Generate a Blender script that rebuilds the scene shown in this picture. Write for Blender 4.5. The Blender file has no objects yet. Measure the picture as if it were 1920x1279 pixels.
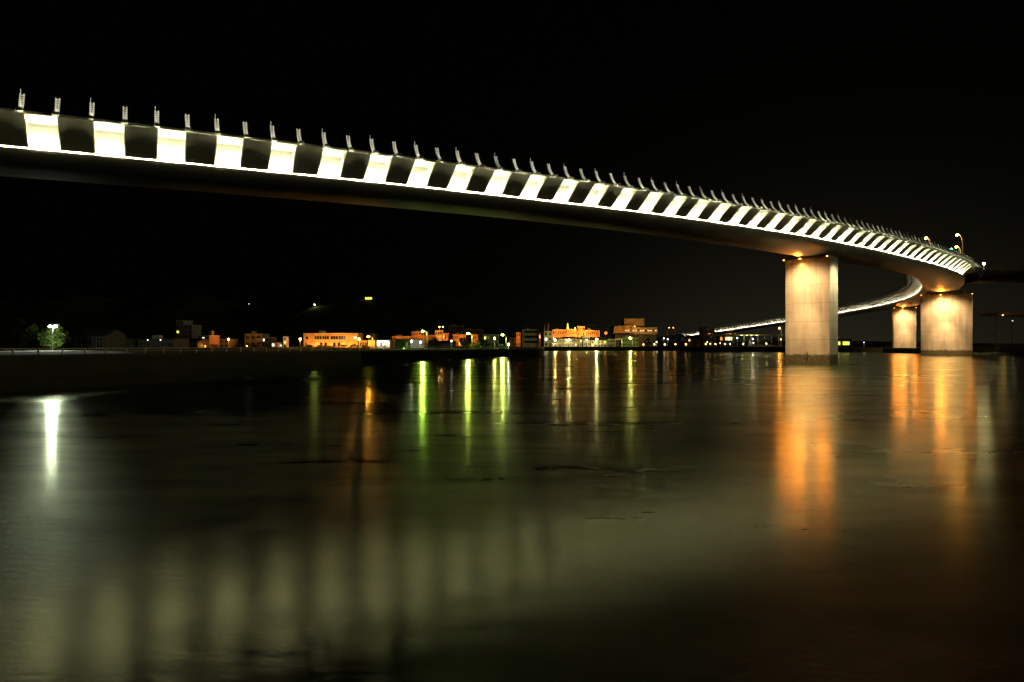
import bpy, bmesh, math, random
from mathutils import Vector, Matrix
random.seed(7)
scene = bpy.context.scene
C = scene.collection

# ------------------------------------------------------------------ camera
F_PX, H_PX, CAM_Z = 1270.06, 646.04, 3.0
cam_data = bpy.data.cameras.new('camera')
cam_data.sensor_width = 36.0
cam_data.lens = F_PX / 1920 * 36.0
cam_data.shift_y = (H_PX - 639.5) / 1920
cam_data.clip_start = 0.1
cam_data.clip_end = 6000
cam = bpy.data.objects.new('camera', cam_data)
cam.location = (0, 0, CAM_Z)
cam.rotation_euler = (math.pi / 2, 0, 0)
C.objects.link(cam)
scene.camera = cam

# ------------------------------------------------------------------ world: night sky with a faint glow over the town
world = bpy.data.worlds.new('World')
scene.world = world
world.use_nodes = True
nt = world.node_tree
nt.nodes.clear()
wo = nt.nodes.new('ShaderNodeOutputWorld')
bg = nt.nodes.new('ShaderNodeBackground')
tc = nt.nodes.new('ShaderNodeTexCoord')
sx = nt.nodes.new('ShaderNodeSeparateXYZ')
nt.links.new(tc.outputs['Generated'], sx.inputs[0])
def wmath(op, a, b=None):
    n = nt.nodes.new('ShaderNodeMath'); n.operation = op
    for i, v in enumerate((a, b)):
        if v is None: continue
        if isinstance(v, (int, float)): n.inputs[i].default_value = v
        else: nt.links.new(v, n.inputs[i])
    return n.outputs[0]
el = wmath('MAXIMUM', sx.outputs[2], 0.0)
fall = wmath('POWER', 2.718, wmath('MULTIPLY', el, -7.0))
# azimuth of the brightest skyglow: toward the town, right of centre
dx = wmath('ADD', wmath('MULTIPLY', sx.outputs[0], 0.42), wmath('MULTIPLY', sx.outputs[1], 0.907))
az = wmath('POWER', wmath('MAXIMUM', dx, 0.0), 22.0)
glow = wmath('MULTIPLY', fall, az)
stren = wmath('ADD', wmath('MULTIPLY', glow, 0.015), 0.00035)
bg.inputs[0].default_value = (1.0, 0.93, 0.55, 1)
nt.links.new(stren, bg.inputs[1])
nt.links.new(bg.outputs[0], wo.inputs[0])

# ------------------------------------------------------------------ fill sun: weak distant light added to brighten the bridge flank
sun = bpy.data.lights.new('fill_sun', 'SUN')
sun.energy = 0.13
sun.angle = math.radians(10)
sun.color = (1.0, 0.96, 0.50)
so = bpy.data.objects.new('fill_sun', sun)
so.rotation_euler = (math.radians(86), 0, math.radians(74))
C.objects.link(so)

# ------------------------------------------------------------------ exposure / sampling
scene.view_settings.view_transform = 'Standard'
scene.view_settings.look = 'None'
scene.view_settings.exposure = 0
scene.view_settings.gamma = 1
scene.render.engine = 'CYCLES'
cy = scene.cycles
cy.use_denoising = True
cy.sample_clamp_indirect = 12.0
cy.sample_clamp_direct = 0
cy.max_bounces = 5
cy.diffuse_bounces = 3
cy.glossy_bounces = 3
cy.transmission_bounces = 1
cy.volume_bounces = 0
cy.caustics_reflective = False
cy.caustics_refractive = False

# ------------------------------------------------------------------ materials
def mat(name, col, rough=0.7, metal=0.0, noise=None, bump=None, spec=None):
    m = bpy.data.materials.new(name); m.use_nodes = True
    t = m.node_tree; b = t.nodes['Principled BSDF']
    b.inputs['Base Color'].default_value = (*col, 1)
    b.inputs['Roughness'].default_value = rough
    b.inputs['Metallic'].default_value = metal
    if spec is not None: b.inputs['Specular IOR Level'].default_value = spec
    if noise:                                   # (scale, amount) mottling of the colour itself
        tcn = t.nodes.new('ShaderNodeTexCoord'); n = t.nodes.new('ShaderNodeTexNoise')
        n.inputs['Scale'].default_value = noise[0]; n.inputs['Detail'].default_value = 6
        t.links.new(tcn.outputs['Object'], n.inputs['Vector'])
        r = t.nodes.new('ShaderNodeMapRange')
        r.inputs['From Min'].default_value = .3; r.inputs['From Max'].default_value = .7
        r.inputs['To Min'].default_value = 1 - noise[1]; r.inputs['To Max'].default_value = 1 + noise[1] * .5
        t.links.new(n.outputs['Fac'], r.inputs['Value'])
        mx = t.nodes.new('ShaderNodeVectorMath'); mx.operation = 'SCALE'
        mx.inputs[0].default_value = col
        t.links.new(r.outputs[0], mx.inputs['Scale']); t.links.new(mx.outputs[0], b.inputs['Base Color'])
        if bump:
            bp = t.nodes.new('ShaderNodeBump'); bp.inputs['Strength'].default_value = bump
            t.links.new(n.outputs['Fac'], bp.inputs['Height']); t.links.new(bp.outputs[0], b.inputs['Normal'])
    return m
def emis(name, col, s):
    m = bpy.data.materials.new(name); m.use_nodes = True
    b = m.node_tree.nodes['Principled BSDF']
    b.inputs['Base Color'].default_value = (*[c * .5 for c in col], 1)
    b.inputs['Emission Color'].default_value = (*col, 1)
    b.inputs['Emission Strength'].default_value = s
    return m
WHITE = mat('clean_white_paint', (.78, .77, .73), .5, 0, (1.1, .06))
STEEL = mat('white_bridge_paint', (.62, .61, .57), .42, 0, (1.3, .10))
GIRDER = mat('girder_paint', (.50, .49, .44), .5, 0, (.35, .22), spec=.25)
PANELM = mat('fairing_paint', (.42, .42, .34), .5, 0, (.9, .12))
BRANCH_DARK = mat('shade_darkened_branch', (.075, .06, .045), .8, 0, (.9, .3), spec=.2)  # unlit branch: its night shade is put into this dark base colour
ASPH = mat('asphalt', (.05, .05, .05), .9, 0, (3, .2))
GALV = mat('galvanised_steel', (.55, .55, .53), .4, .6)
DARKM = mat('dark_metal', (.08, .08, .08), .5, .5)
STRIP = emis('bay_tube_light', (1.0, .955, .54), 680)
STRIP_FAR = emis('far_bay_tube_light', (1.0, .93, .66), 110)
POSTL_FAR = emis('far_post_uplight', (1.0, .94, .72), 60)
POSTL = emis('post_uplight', (1.0, .94, .72), 420)

def concrete_pier_material():
    m = mat('pier_concrete', (.5, .48, .44), .85)
    t = m.node_tree; b = t.nodes['Principled BSDF']; L = t.links
    tcn = t.nodes.new('ShaderNodeTexCoord'); sp = t.nodes.new('ShaderNodeSeparateXYZ')
    L.new(tcn.outputs['Object'], sp.inputs[0])
    def M(op, a, b_=None, c=None):
        n = t.nodes.new('ShaderNodeMath'); n.operation = op
        for i, v in enumerate((a, b_, c)):
            if v is None: continue
            if isinstance(v, (int, float)): n.inputs[i].default_value = v
            else: L.new(v, n.inputs[i])
        return n.outputs[0]
    def N(scale, detail=5, vec=None, sc=None):
        n = t.nodes.new('ShaderNodeTexNoise'); n.inputs['Scale'].default_value = scale; n.inputs['Detail'].default_value = detail
        if sc:
            mp = t.nodes.new('ShaderNodeMapping'); mp.inputs['Scale'].default_value = sc
            L.new(tcn.outputs['Object'], mp.inputs[0]); L.new(mp.outputs[0], n.inputs['Vector'])
        else: L.new(tcn.outputs['Object'], n.inputs['Vector'])
        return n.outputs['Fac']
    # pour joints every 2.75 m, weathering streaks running down, blotches
    z = sp.outputs[2]
    fz = M('FRACT', M('DIVIDE', M('ADD', z, .4), 2.75))
    joint = M('LESS_THAN', M('ABSOLUTE', M('SUBTRACT', fz, .5)), .010)
    xj = M('LESS_THAN', M('ABSOLUTE', M('SUBTRACT', M('FRACT', M('DIVIDE', M('ADD', sp.outputs[0], 20.0), 2.4)), .5)), .006)
    streak = N(1.0, 6, None, (1.6, 1.6, .12))
    blot = N(.45, 7)
    fine = N(9, 4)
    v = M('ADD', M('MULTIPLY', M('SUBTRACT', streak, .5), 1.0), M('MULTIPLY', M('SUBTRACT', blot, .5), .75))
    v = M('ADD', v, M('MULTIPLY', M('SUBTRACT', fine, .5), .12))
    v = M('ADD', v, 1.0)
    v = M('SUBTRACT', v, M('MULTIPLY', joint, .42)); v = M('SUBTRACT', v, M('MULTIPLY', xj, .05))
    base = t.nodes.new('ShaderNodeVectorMath'); base.operation = 'SCALE'; base.inputs[0].default_value = (.48, .46, .41)
    L.new(v, base.inputs['Scale'])
    # barnacle and weed band up to the high tide mark
    edge = M('ADD', z, M('MULTIPLY', M('SUBTRACT', N(1.6, 6), .5), .5))
    tide = t.nodes.new('ShaderNodeMapRange'); tide.inputs['From Min'].default_value = 1.35; tide.inputs['From Max'].default_value = 1.62
    tide.inputs['To Min'].default_value = 1; tide.inputs['To Max'].default_value = 0; L.new(edge, tide.inputs['Value'])
    weed = t.nodes.new('ShaderNodeValToRGB')
    weed.color_ramp.elements[0].position = .35; weed.color_ramp.elements[0].color = (.03, .034, .016, 1)
    weed.color_ramp.elements[1].position = .72; weed.color_ramp.elements[1].color = (.20, .19, .11, 1)
    L.new(N(3.5, 8, None, (1, 1, 1.8)), weed.inputs[0])
    mx = t.nodes.new('ShaderNodeMix'); mx.data_type = 'RGBA'
    L.new(tide.outputs[0], mx.inputs['Factor']); L.new(base.outputs[0], mx.inputs[6]); L.new(weed.outputs[0], mx.inputs[7])
    L.new(mx.outputs[2], b.inputs['Base Color'])
    bp = t.nodes.new('ShaderNodeBump'); bp.inputs['Strength'].default_value = .25; bp.inputs['Distance'].default_value = .036
    L.new(N(4, 8), bp.inputs['Height']); L.new(bp.outputs[0], b.inputs['Normal'])
    return m
PIERM = concrete_pier_material()
QUAYM = mat('quay_concrete', (.085, .083, .07), .9, 0, (.5, .35), .3)
WALL_DARK = mat('shade_darkened_sea_wall', (.012, .013, .009), .95, 0, (.5, .4), .3, spec=.1)  # near-black colour stands in for the unlit wall face
GROUNDM = mat('ground_gravel_and_grass', (.06, .065, .04), .95, 0, (.15, .4))
HILLM = mat('wooded_hill', (.03, .04, .02), .95, 0, (.02, .4))
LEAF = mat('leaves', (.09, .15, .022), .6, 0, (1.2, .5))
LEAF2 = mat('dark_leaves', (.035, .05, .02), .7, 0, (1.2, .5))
BARK = mat('bark', (.09, .07, .05), .9)

# ------------------------------------------------------------------ helpers
def tag(o, label, cat, group=None):
    o['label'] = label; o['category'] = cat
    if group: o['group'] = group
    return o
def thing(name, label, cat, loc=(0, 0, 0), rz=0, group=None):
    o = bpy.data.objects.new(name, None); C.objects.link(o)
    o.empty_display_size = .3
    o.location = loc; o.rotation_euler = (0, 0, rz)
    return tag(o, label, cat, group)
def obj(name, bm, m, parent=None, smooth=False, kind=None):
    me = bpy.data.meshes.new(name)
    bmesh.ops.recalc_face_normals(bm, faces=bm.faces)
    bm.to_mesh(me); bm.free()
    for mm in (m if isinstance(m, (list, tuple)) else [m]): me.materials.append(mm)
    if smooth:
        for p in me.polygons: p.use_smooth = True
    o = bpy.data.objects.new(name, me); C.objects.link(o)
    if parent: o.parent = parent
    if kind: o['kind'] = kind
    return o
def sharp_edges(me, deg):
    b = bmesh.new(); b.from_mesh(me)
    for e in b.edges:
        if len(e.link_faces) == 2 and e.calc_face_angle(0) > math.radians(deg): e.smooth = False
    b.to_mesh(me); b.free()
def inst(name, me, parent, mtx=None):
    o = bpy.data.objects.new(name, me); C.objects.link(o); o.parent = parent
    if mtx is not None: o.matrix_local = mtx
    return o
def box(bm, x0, x1, y0, y1, z0, z1):
    vs = [bm.verts.new(p) for p in ((x0, y0, z0), (x1, y0, z0), (x1, y1, z0), (x0, y1, z0), (x0, y0, z1), (x1, y0, z1), (x1, y1, z1), (x0, y1, z1))]
    for f in ((3, 2, 1, 0), (4, 5, 6, 7), (0, 1, 5, 4), (1, 2, 6, 5), (2, 3, 7, 6), (3, 0, 4, 7)):
        bm.faces.new([vs[i] for i in f])
def tube(bm, pts, rad, n=8, cap=True):
    rings = []
    for i, p in enumerate(pts):
        p = Vector(p)
        a = Vector(pts[max(i - 1, 0)]); b = Vector(pts[min(i + 1, len(pts) - 1)])
        d = (b - a).normalized()
        u = d.cross(Vector((0, 1, 0)) if abs(d.y) < .9 else Vector((1, 0, 0))).normalized(); w = d.cross(u)
        r = rad[i] if isinstance(rad, (list, tuple)) else rad
        rings.append([bm.verts.new(p + u * math.cos(2 * math.pi * k / n) * r + w * math.sin(2 * math.pi * k / n) * r) for k in range(n)])
    for a, b in zip(rings, rings[1:]):
        for k in range(n): bm.faces.new((a[k], a[(k + 1) % n], b[(k + 1) % n], b[k]))
    if cap: bm.faces.new(rings[0][::-1]); bm.faces.new(rings[-1])
def ball(bm, c, r, sz=1.0, seg=10):
    g = bmesh.ops.create_uvsphere(bm, u_segments=seg, v_segments=max(6, seg // 2 + 1), radius=r)
    for v in g['verts']: v.co = Vector(c) + Vector((v.co.x, v.co.y, v.co.z * sz))
def prism(bm, prof, y0, y1):                     # prof: list of (x,z)
    a = [bm.verts.new((x, y0, z)) for x, z in prof]; b = [bm.verts.new((x, y1, z)) for x, z in prof]
    n = len(prof)
    bm.faces.new(a); bm.faces.new(b[::-1])
    for i in range(n): bm.faces.new((a[i], b[i], b[(i + 1) % n], a[(i + 1) % n]))
def XZ(px, py, D):                               # where a sight line through a photo pixel stands at distance D
    return (px - 960) / F_PX * D, CAM_Z + (H_PX - py) / F_PX * D

# ------------------------------------------------------------------ bridge alignment (plan curvature + profile)
PITCH, WID = 1.8986, 13.208
HW = WID / 2
KN = [-40, 0, 50, 90, 130, 170, 195, 215, 235, 255, 280, 320, 400, 600]
KV = [0.053, 0.154, 0.254, 0.273, 0.055, 0.695, 0.209, 0.233, 0.348, 0.258, 0.178, 0.289, 0.276, 0.115]
ZK = [0, 80, 160, 240, 360, 650]
ZV = [18.116, 19.735, 20.53, 20.691, 20.742, 5.506]
def interp(X, Y, x):
    if x <= X[0]: return Y[0]
    if x >= X[-1]: return Y[-1]
    for i in range(len(X) - 1):
        if x <= X[i + 1]: return Y[i] + (Y[i + 1] - Y[i]) * (x - X[i]) / (X[i + 1] - X[i])
def spline(X, Y):
    n = len(X); hh = [X[i + 1] - X[i] for i in range(n - 1)]
    a = [0] * n; b = [1] * n; c = [0] * n; d = [0] * n
    for i in range(1, n - 1):
        a[i] = hh[i - 1]; b[i] = 2 * (hh[i - 1] + hh[i]); c[i] = hh[i]
        d[i] = 3 * ((Y[i + 1] - Y[i]) / hh[i] - (Y[i] - Y[i - 1]) / hh[i - 1])
    for i in range(1, n):
        w = a[i] / b[i - 1]; b[i] -= w * c[i - 1]; d[i] -= w * d[i - 1]
    m = [0] * n; m[-1] = d[-1] / b[-1]
    for i in range(n - 2, -1, -1): m[i] = (d[i] - c[i] * m[i + 1]) / b[i]
    def f(x):
        i = 0
        while i < n - 2 and x > X[i + 1]: i += 1
        t = x - X[i]
        return Y[i] + ((Y[i + 1] - Y[i]) / hh[i] - hh[i] * (2 * m[i] + m[i + 1]) / 3) * t + m[i] * t * t + (m[i + 1] - m[i]) / (3 * hh[i]) * t ** 3
    return f
zprof = spline(ZK, ZV)
S0, TH0 = (-34.677, 49.521), 0.488
X_, Y_, T_ = [S0[0]], [S0[1]], [TH0]
for i in range(700):
    k = interp(KN, KV, i) / 100
    X_.append(X_[-1] + math.cos(T_[-1] + k / 2)); Y_.append(Y_[-1] + math.sin(T_[-1] + k / 2)); T_.append(T_[-1] + k)
Xb, Yb, Tb = [S0[0]], [S0[1]], [TH0]             # backwards
for i in range(90):
    k = -0.0005
    Xb.append(Xb[-1] - math.cos(Tb[-1])); Yb.append(Yb[-1] - math.sin(Tb[-1])); Tb.append(Tb[-1] - .0005)
def at(s):
    if s >= 0: A, q = (X_, Y_, T_), s
    else: A, q = (Xb, Yb, Tb), -s
    i = int(q); f = q - i
    x, y, th = [a[i] * (1 - f) + a[i + 1] * f for a in A]
    z = zprof(s) if s >= 0 else zprof(0) + s * (zprof(1) - zprof(0))
    return x, y, z, th
def P(s, off, dz):                               # off to the right of travel
    x, y, z, th = at(s)
    return Vector((x + off * math.sin(th), y - off * math.cos(th), z + dz))
def frame(s, sg=1):                              # local x = outward (right*sg), local y = along, z up
    x, y, z, th = at(s)
    r = Vector((math.sin(th), -math.cos(th), 0)) * sg; t = Vector((math.cos(th), math.sin(th), 0)) * sg
    return Matrix(((r.x, t.x, 0, x), (r.y, t.y, 0, y), (0, 0, 1, z), (0, 0, 0, 1)))
def sweep(bm, prof, ss, closed=True, pf=P):
    rings = [[bm.verts.new(pf(s, o, z)) for o, z in prof] for s in ss]
    n = len(prof)
    for a, b in zip(rings, rings[1:]):
        for k in range(n if closed else n - 1):
            bm.faces.new((a[k], a[(k + 1) % n], b[(k + 1) % n], b[k]))
    if closed: bm.faces.new(rings[0]); bm.faces.new(rings[-1][::-1])
S_A, S_E = -60.0, 604.0
ss = [S_A + i * 2.0 for i in range(int((S_E - S_A) / 2) + 1)]
bridge = thing('curved_bridge', 'long white curved steel bridge with rows of lit and dark bays', 'bridge', (0, 0, 0))

# girder: web, lip and rounded belly
WEB = 4.12
WEBT = 4.95                                       # the web leans outward toward the deck
def belly_depth(s):                               # haunched over every pier
    return 2.80 + sum(.80 * math.exp(-((s - c) / w) ** 2) for c, w in ((97, 40), (201.5, 36), (286, 30), (400, 34), (512, 30)))
def girder_profile(s):
    D = belly_depth(s)
    L = .52 + .48 * max(0, min(1, (s - 120) / 60))  # the box is narrower on its far side until the junction
    half = [(WEBT, -.30), (WEB, -2.02), (4.48, -2.10), (4.50, -1.955), (4.56, -1.955), (4.58, -2.17)]
    for i in range(9):
        a = math.pi / 2 * (i + 1) / 9
        half.append((.9 + 3.66 * math.cos(a), -2.17 - (D - 2.17) * math.sin(a)))
    return half + [(-o * L, z) for o, z in reversed(half)]
gprof = girder_profile(150)
bm = bmesh.new()
rings = [[bm.verts.new(P(s, o, z)) for o, z in girder_profile(s)] for s in ss]
for ra, rb_ in zip(rings, rings[1:]):
    for k in range(len(ra)): bm.faces.new((ra[k], ra[(k + 1) % len(ra)], rb_[(k + 1) % len(ra)], rb_[k]))
bm.faces.new(rings[0]); bm.faces.new(rings[-1][::-1])
girder = obj('girder', bm, GIRDER, bridge)
for p_ in girder.data.polygons:                   # only the rounded flank is shaded smooth
    p_.use_smooth = len(p_.vertices) == 4
sharp_edges(girder.data, 38)
for sg in (1, -1):                                # white wall plates at the back of the bays
    q_ = [x for x in ss if (x < 178 if sg == 1 else x > 180)]
    bm = bmesh.new(); sweep(bm, [(sg * (WEBT + .012), -.305), (sg * (WEB + .012), -2.015)], q_, closed=False)
    obj('bay_wall', bm, WHITE, bridge)

bm = bmesh.new()
sweep(bm, [(HW, 0), (HW, -.17), (WEBT + .03, -.295), (-WEBT - .03, -.295), (-HW, -.17), (-HW, 0), (-HW + .3, .02), (HW - .3, .02)], ss)
obj('deck', bm, STEEL, bridge)
bm = bmesh.new(); sweep(bm, [(-4.6, .03), (4.6, .03)], ss, closed=False)
obj('road_surface', bm, ASPH, bridge)
bm = bmesh.new()                                  # kerbs beside the carriageway
for sg in (1, -1): sweep(bm, [(sg * 4.6, .022), (sg * 4.6, .22), (sg * 4.85, .22), (sg * 4.85, .022)], ss)
obj('kerb', bm, QUAYM, bridge)

PB_X, PB_Z = HW - 2.09, -1.848                    # lower edge of the fairing panels
def rib_mesh():
    bm = bmesh.new()
    pr = [(WEBT + .03, -.31), (HW - .05, -.18), (HW - .01, -.10), (HW + .02, -.02)]
    for i in range(7):
        t = i / 6
        bow = .04 * math.sin(math.pi * t)
        pr.append((HW + .02 + (PB_X - HW - .02) * t - bow * .66, -.02 + (PB_Z + .02) * t + bow * .75 - .0))
    pr += [(WEB + .10, PB_Z - .06)]
    prism(bm, pr, -.035, .035)
    # outer flange following the curved edge
    for i in range(6):
        t0, t1 = i / 6, (i + 1) / 6
        b0, b1 = .04 * math.sin(math.pi * t0), .04 * math.sin(math.pi * t1)
        p0 = (HW + .02 + (PB_X - HW - .02) * t0 - b0 * .66, -.02 + (PB_Z + .02) * t0 + b0 * .75)
        p1 = (HW + .02 + (PB_X - HW - .02) * t1 - b1 * .66, -.02 + (PB_Z + .02) * t1 + b1 * .75)
        prism(bm, [(p0[0] + .035, p0[1] - .03), (p1[0] + .035, p1[1] - .03), p1, p0], -.075, .075)
    return bm
ribs_me = bpy.data.meshes.new('rib'); b_ = rib_mesh(); bmesh.ops.recalc_face_normals(b_, faces=b_.faces); b_.to_mesh(ribs_me); b_.free()
ribs_me.materials.append(STEEL)

def post_curve(t):                                # foot outside the deck edge, sweeping in and up
    a, b, c = Vector((HW + .93, 0, -.27)), Vector((HW + .22, 0, .22)), Vector((HW + .06, 0, 1.02))
    return a * (1 - t) ** 2 + b * 2 * t * (1 - t) + c * t * t
def post_mesh(spike):
    bm = bmesh.new()
    n = 8
    for yy in (-.10, .10):
        for i in range(n):
            p, q = post_curve(i / n), post_curve((i + 1) / n)
            d = (q - p).normalized(); u = Vector((d.z, 0, -d.x)) * .06
            prism(bm, [((p - u).x, (p - u).z), ((q - u).x, (q - u).z), ((q + u).x, (q + u).z), ((p + u).x, (p + u).z)], yy - .042, yy + .042)
    for i in range(9):                            # louvre clips between the two blades
        p = post_curve((i + .6) / 9.2)
        box(bm, p.x - .03, p.x + .05, -.115, .115, p.z - .028, p.z + .028)
    n0 = len(bm.faces)                            # dark outrigger that carries the foot of the post
    prism(bm, [(HW + .06, -.07), (HW + .96, -.27), (HW + .97, -.33), (HW + .06, -.20)], -.04, .04)
    bm.faces.ensure_lookup_table()
    for f in bm.faces[n0:]: f.material_index = 1
    if spike: tube(bm, [(HW + .05, -.085, .98), (HW + .05, -.085, 1.32)], .022, 6)
    return bm
post_mes = []
for sp_ in (True, False):
    me = bpy.data.meshes.new('screen_post'); b_ = post_mesh(sp_); bmesh.ops.recalc_face_normals(b_, faces=b_.faces); b_.to_mesh(me); b_.free(); me.materials.append(STEEL); me.materials.append(DARKM); post_mes.append(me)

def panel_bm(bm, s0, s1, sg):                     # bowed fairing plate closing one bay
    n, m = 8, 3
    def pt(t, j, inn):
        bow = .05 * math.sin(math.pi * t) + inn
        o = HW + .02 + (PB_X - HW - .02) * t - bow * .66; z = -.03 + (PB_Z + .03) * t + bow * .75
        return P(s0 + (s1 - s0) * j / m, sg * (o + .05), z - .045)
    for inn in (0, .02):
        g = [[bm.verts.new(pt(i / n, j, inn)) for j in range(m + 1)] for i in range(n + 1)]
        if inn == 0: g0 = g
        for i in range(n):
            for j in range(m): bm.faces.new((g[i][j], g[i + 1][j], g[i + 1][j + 1], g[i][j + 1]))
    for i in range(n):
        for j in (0, m): bm.faces.new((g0[i][j], g0[i + 1][j], g[i + 1][j], g[i][j]))
    for j in range(m):
        for i in (0, n): bm.faces.new((g0[i][j], g0[i][j + 1], g[i][j + 1], g[i][j]))
def strip_bm(bm, s0, s1, sg):                     # tube light lying on the ledge behind the lip
    a, b = P(s0, sg * 4.35, -2.02), P(s1, sg * 4.35, -2.02)
    d = (b - a); a, b = a + d * .06, b - d * .06
    u = Vector((0, 0, 1)); w = d.cross(u).normalized()
    r = .03
    va = [bm.verts.new(a + w * x + u * y) for x, y in ((-r, -.01), (r, -.01), (r, r * 1.6), (-r, r * 1.6))]
    vb = [bm.verts.new(b + w * x + u * y) for x, y in ((-r, -.01), (r, -.01), (r, r * 1.6), (-r, r * 1.6))]
    for k in range(4): bm.faces.new((va[k], va[(k + 1) % 4], vb[(k + 1) % 4], vb[k]))
    bm.faces.new(va); bm.faces.new(vb[::-1])
def uplight_meshes():                             # shallow tray under the post foot, lamp plate facing up inside it
    b1 = bmesh.new(); x0 = HW + 1.16
    prism(b1, [(x0 - .17, -.40), (x0 + .17, -.40), (x0 + .19, -.22), (x0 + .16, -.22), (x0 + .15, -.36), (x0 - .15, -.36), (x0 - .16, -.21), (x0 - .18, -.21)], -.16, .16)
    for yy in (-.182, .162): box(b1, x0 - .18, x0 + .18, yy, yy + .02, -.40, -.20)
    b2 = bmesh.new(); b2.faces.new([b2.verts.new(p) for p in ((x0 - .11, -.12, -.345), (x0 + .11, -.12, -.345), (x0 + .11, .12, -.345), (x0 - .11, .12, -.345))])
    out = []
    for nm, b_, m_ in (('uplight_tray', b1, DARKM), ('lamp_plate', b2, POSTL)):
        me = bpy.data.meshes.new(nm); bmesh.ops.recalc_face_normals(b_, faces=b_.faces); b_.to_mesh(me); b_.free(); me.materials.append(m_); out.append(me)
    return out
tray_me, plate_me = uplight_meshes()

K0, K1 = -8, 91
F0, F1 = 98, 298                                  # far leg, seen from its inner (left) side
def S_of(k): return (k - 1) * 1.89912
def collect(me, mats, kind, name):
    return obj(name, me, mats, bridge, kind=kind)
far_ribs, far_posts, far_panels, far_strips, far_ups, far_trays = [bmesh.new() for _ in range(6)]
for k in range(K0, K1 + 1):
    s = S_of(k); M4 = frame(s)
    inst('rib', ribs_me, bridge, M4)
    inst('screen_post', post_mes[0 if k % 2 else 1], bridge, M4)
    up_ = inst('post_uplight', tray_me, bridge, M4); inst('lamp_plate', plate_me, up_)
    if k < K1:
        b_ = bmesh.new(); strip_bm(b_, s, S_of(k + 1), 1); obj('tube_light', b_, STRIP, bridge)
        if k % 2 == 0:
            b_ = bmesh.new(); panel_bm(b_, s, S_of(k + 1), 1); obj('fairing_panel', b_, PANELM, bridge)
n_panel = len(range(K0, K1, 2))
for k in range(F0, F1 + 1):
    s = S_of(k); M4 = frame(s, -1)
    far_ribs.from_mesh(ribs_me)
    nv = len(ribs_me.vertices); far_ribs.verts.ensure_lookup_table()
    for v in far_ribs.verts[-nv:]: v.co = M4 @ v.co
    pm = post_mes[k % 2]
    far_posts.from_mesh(pm); far_posts.verts.ensure_lookup_table()
    for v in far_posts.verts[-len(pm.vertices):]: v.co = M4 @ v.co
    for tgt, src in ((far_ups, plate_me), (far_trays, tray_me)):
        tgt.from_mesh(src); tgt.verts.ensure_lookup_table()
        for v in tgt.verts[-len(src.vertices):]: v.co = M4 @ v.co
    if k < F1:
        strip_bm(far_strips, s, S_of(k + 1), -1)
        if k % 2 == 0:
            if 158 <= k < 258:
                b_ = bmesh.new(); panel_bm(b_, s, S_of(k + 1), -1); obj('fairing_panel', b_, PANELM, bridge)
            else: panel_bm(far_panels, s, S_of(k + 1), -1)
collect(far_ribs, STEEL, 'stuff', 'rib'); collect(far_posts, [STEEL, DARKM], 'stuff', 'screen_post')
collect(far_ups, POSTL_FAR, 'stuff', 'lamp_plate'); collect(far_trays, DARKM, 'stuff', 'post_uplight'); collect(far_strips, STRIP_FAR, 'stuff', 'tube_light'); collect(far_panels, PANELM, 'stuff', 'fairing_panel')

# dark branch leaving the junction toward the right bank
BX, BY = 108.0, 169.0
def PBr(s, off, dz):                              # branch alignment: gentle arc toward the right bank
    th = -.10 - .0012 * s
    x = BX + s * math.cos(th * .6); y = BY + s * math.sin(th * .6) - 3.0
    return Vector((x + off * math.sin(th), y - off * math.cos(th), 20.56 + dz * .82))
bs = [4 + 3.0 * i for i in range(32)]
bm = bmesh.new(); sweep(bm, gprof, bs, pf=PBr); o = obj('branch_girder', bm, BRANCH_DARK, bridge); sharp_edges(o.data, 38)
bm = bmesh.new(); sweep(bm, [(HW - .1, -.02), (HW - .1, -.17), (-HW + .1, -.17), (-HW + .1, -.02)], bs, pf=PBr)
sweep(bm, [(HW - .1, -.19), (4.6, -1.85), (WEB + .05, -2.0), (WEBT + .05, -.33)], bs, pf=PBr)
obj('branch_deck', bm, BRANCH_DARK, bridge)
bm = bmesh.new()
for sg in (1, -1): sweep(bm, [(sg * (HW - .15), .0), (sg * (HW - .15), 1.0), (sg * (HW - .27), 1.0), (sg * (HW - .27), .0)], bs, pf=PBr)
obj('branch_parapet', bm, BRANCH_DARK, bridge)

# ------------------------------------------------------------------ lamps helper
def point(name, loc, col, w, parent, rad=.15):
    l = bpy.data.lights.new(name, 'POINT'); l.energy = w; l.color = col; l.shadow_soft_size = rad
    o = bpy.data.objects.new(name, l); o.location = loc; C.objects.link(o); o.parent = parent
    return o
def spot(name, loc, target, col, w, cone, parent, blend=.6, rad=.1):
    l = bpy.data.lights.new(name, 'SPOT'); l.energy = w; l.color = col; l.shadow_soft_size = rad
    l.spot_size = math.radians(cone); l.spot_blend = blend
    o = bpy.data.objects.new(name, l); o.location = loc
    o.rotation_euler = (Vector(target) - Vector(loc)).to_track_quat('-Z', 'Y').to_euler()
    C.objects.link(o); o.parent = parent
    return o
SODIUM = (1.0, .30, .025)
WARM = (1.0, .585, .24)

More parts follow.
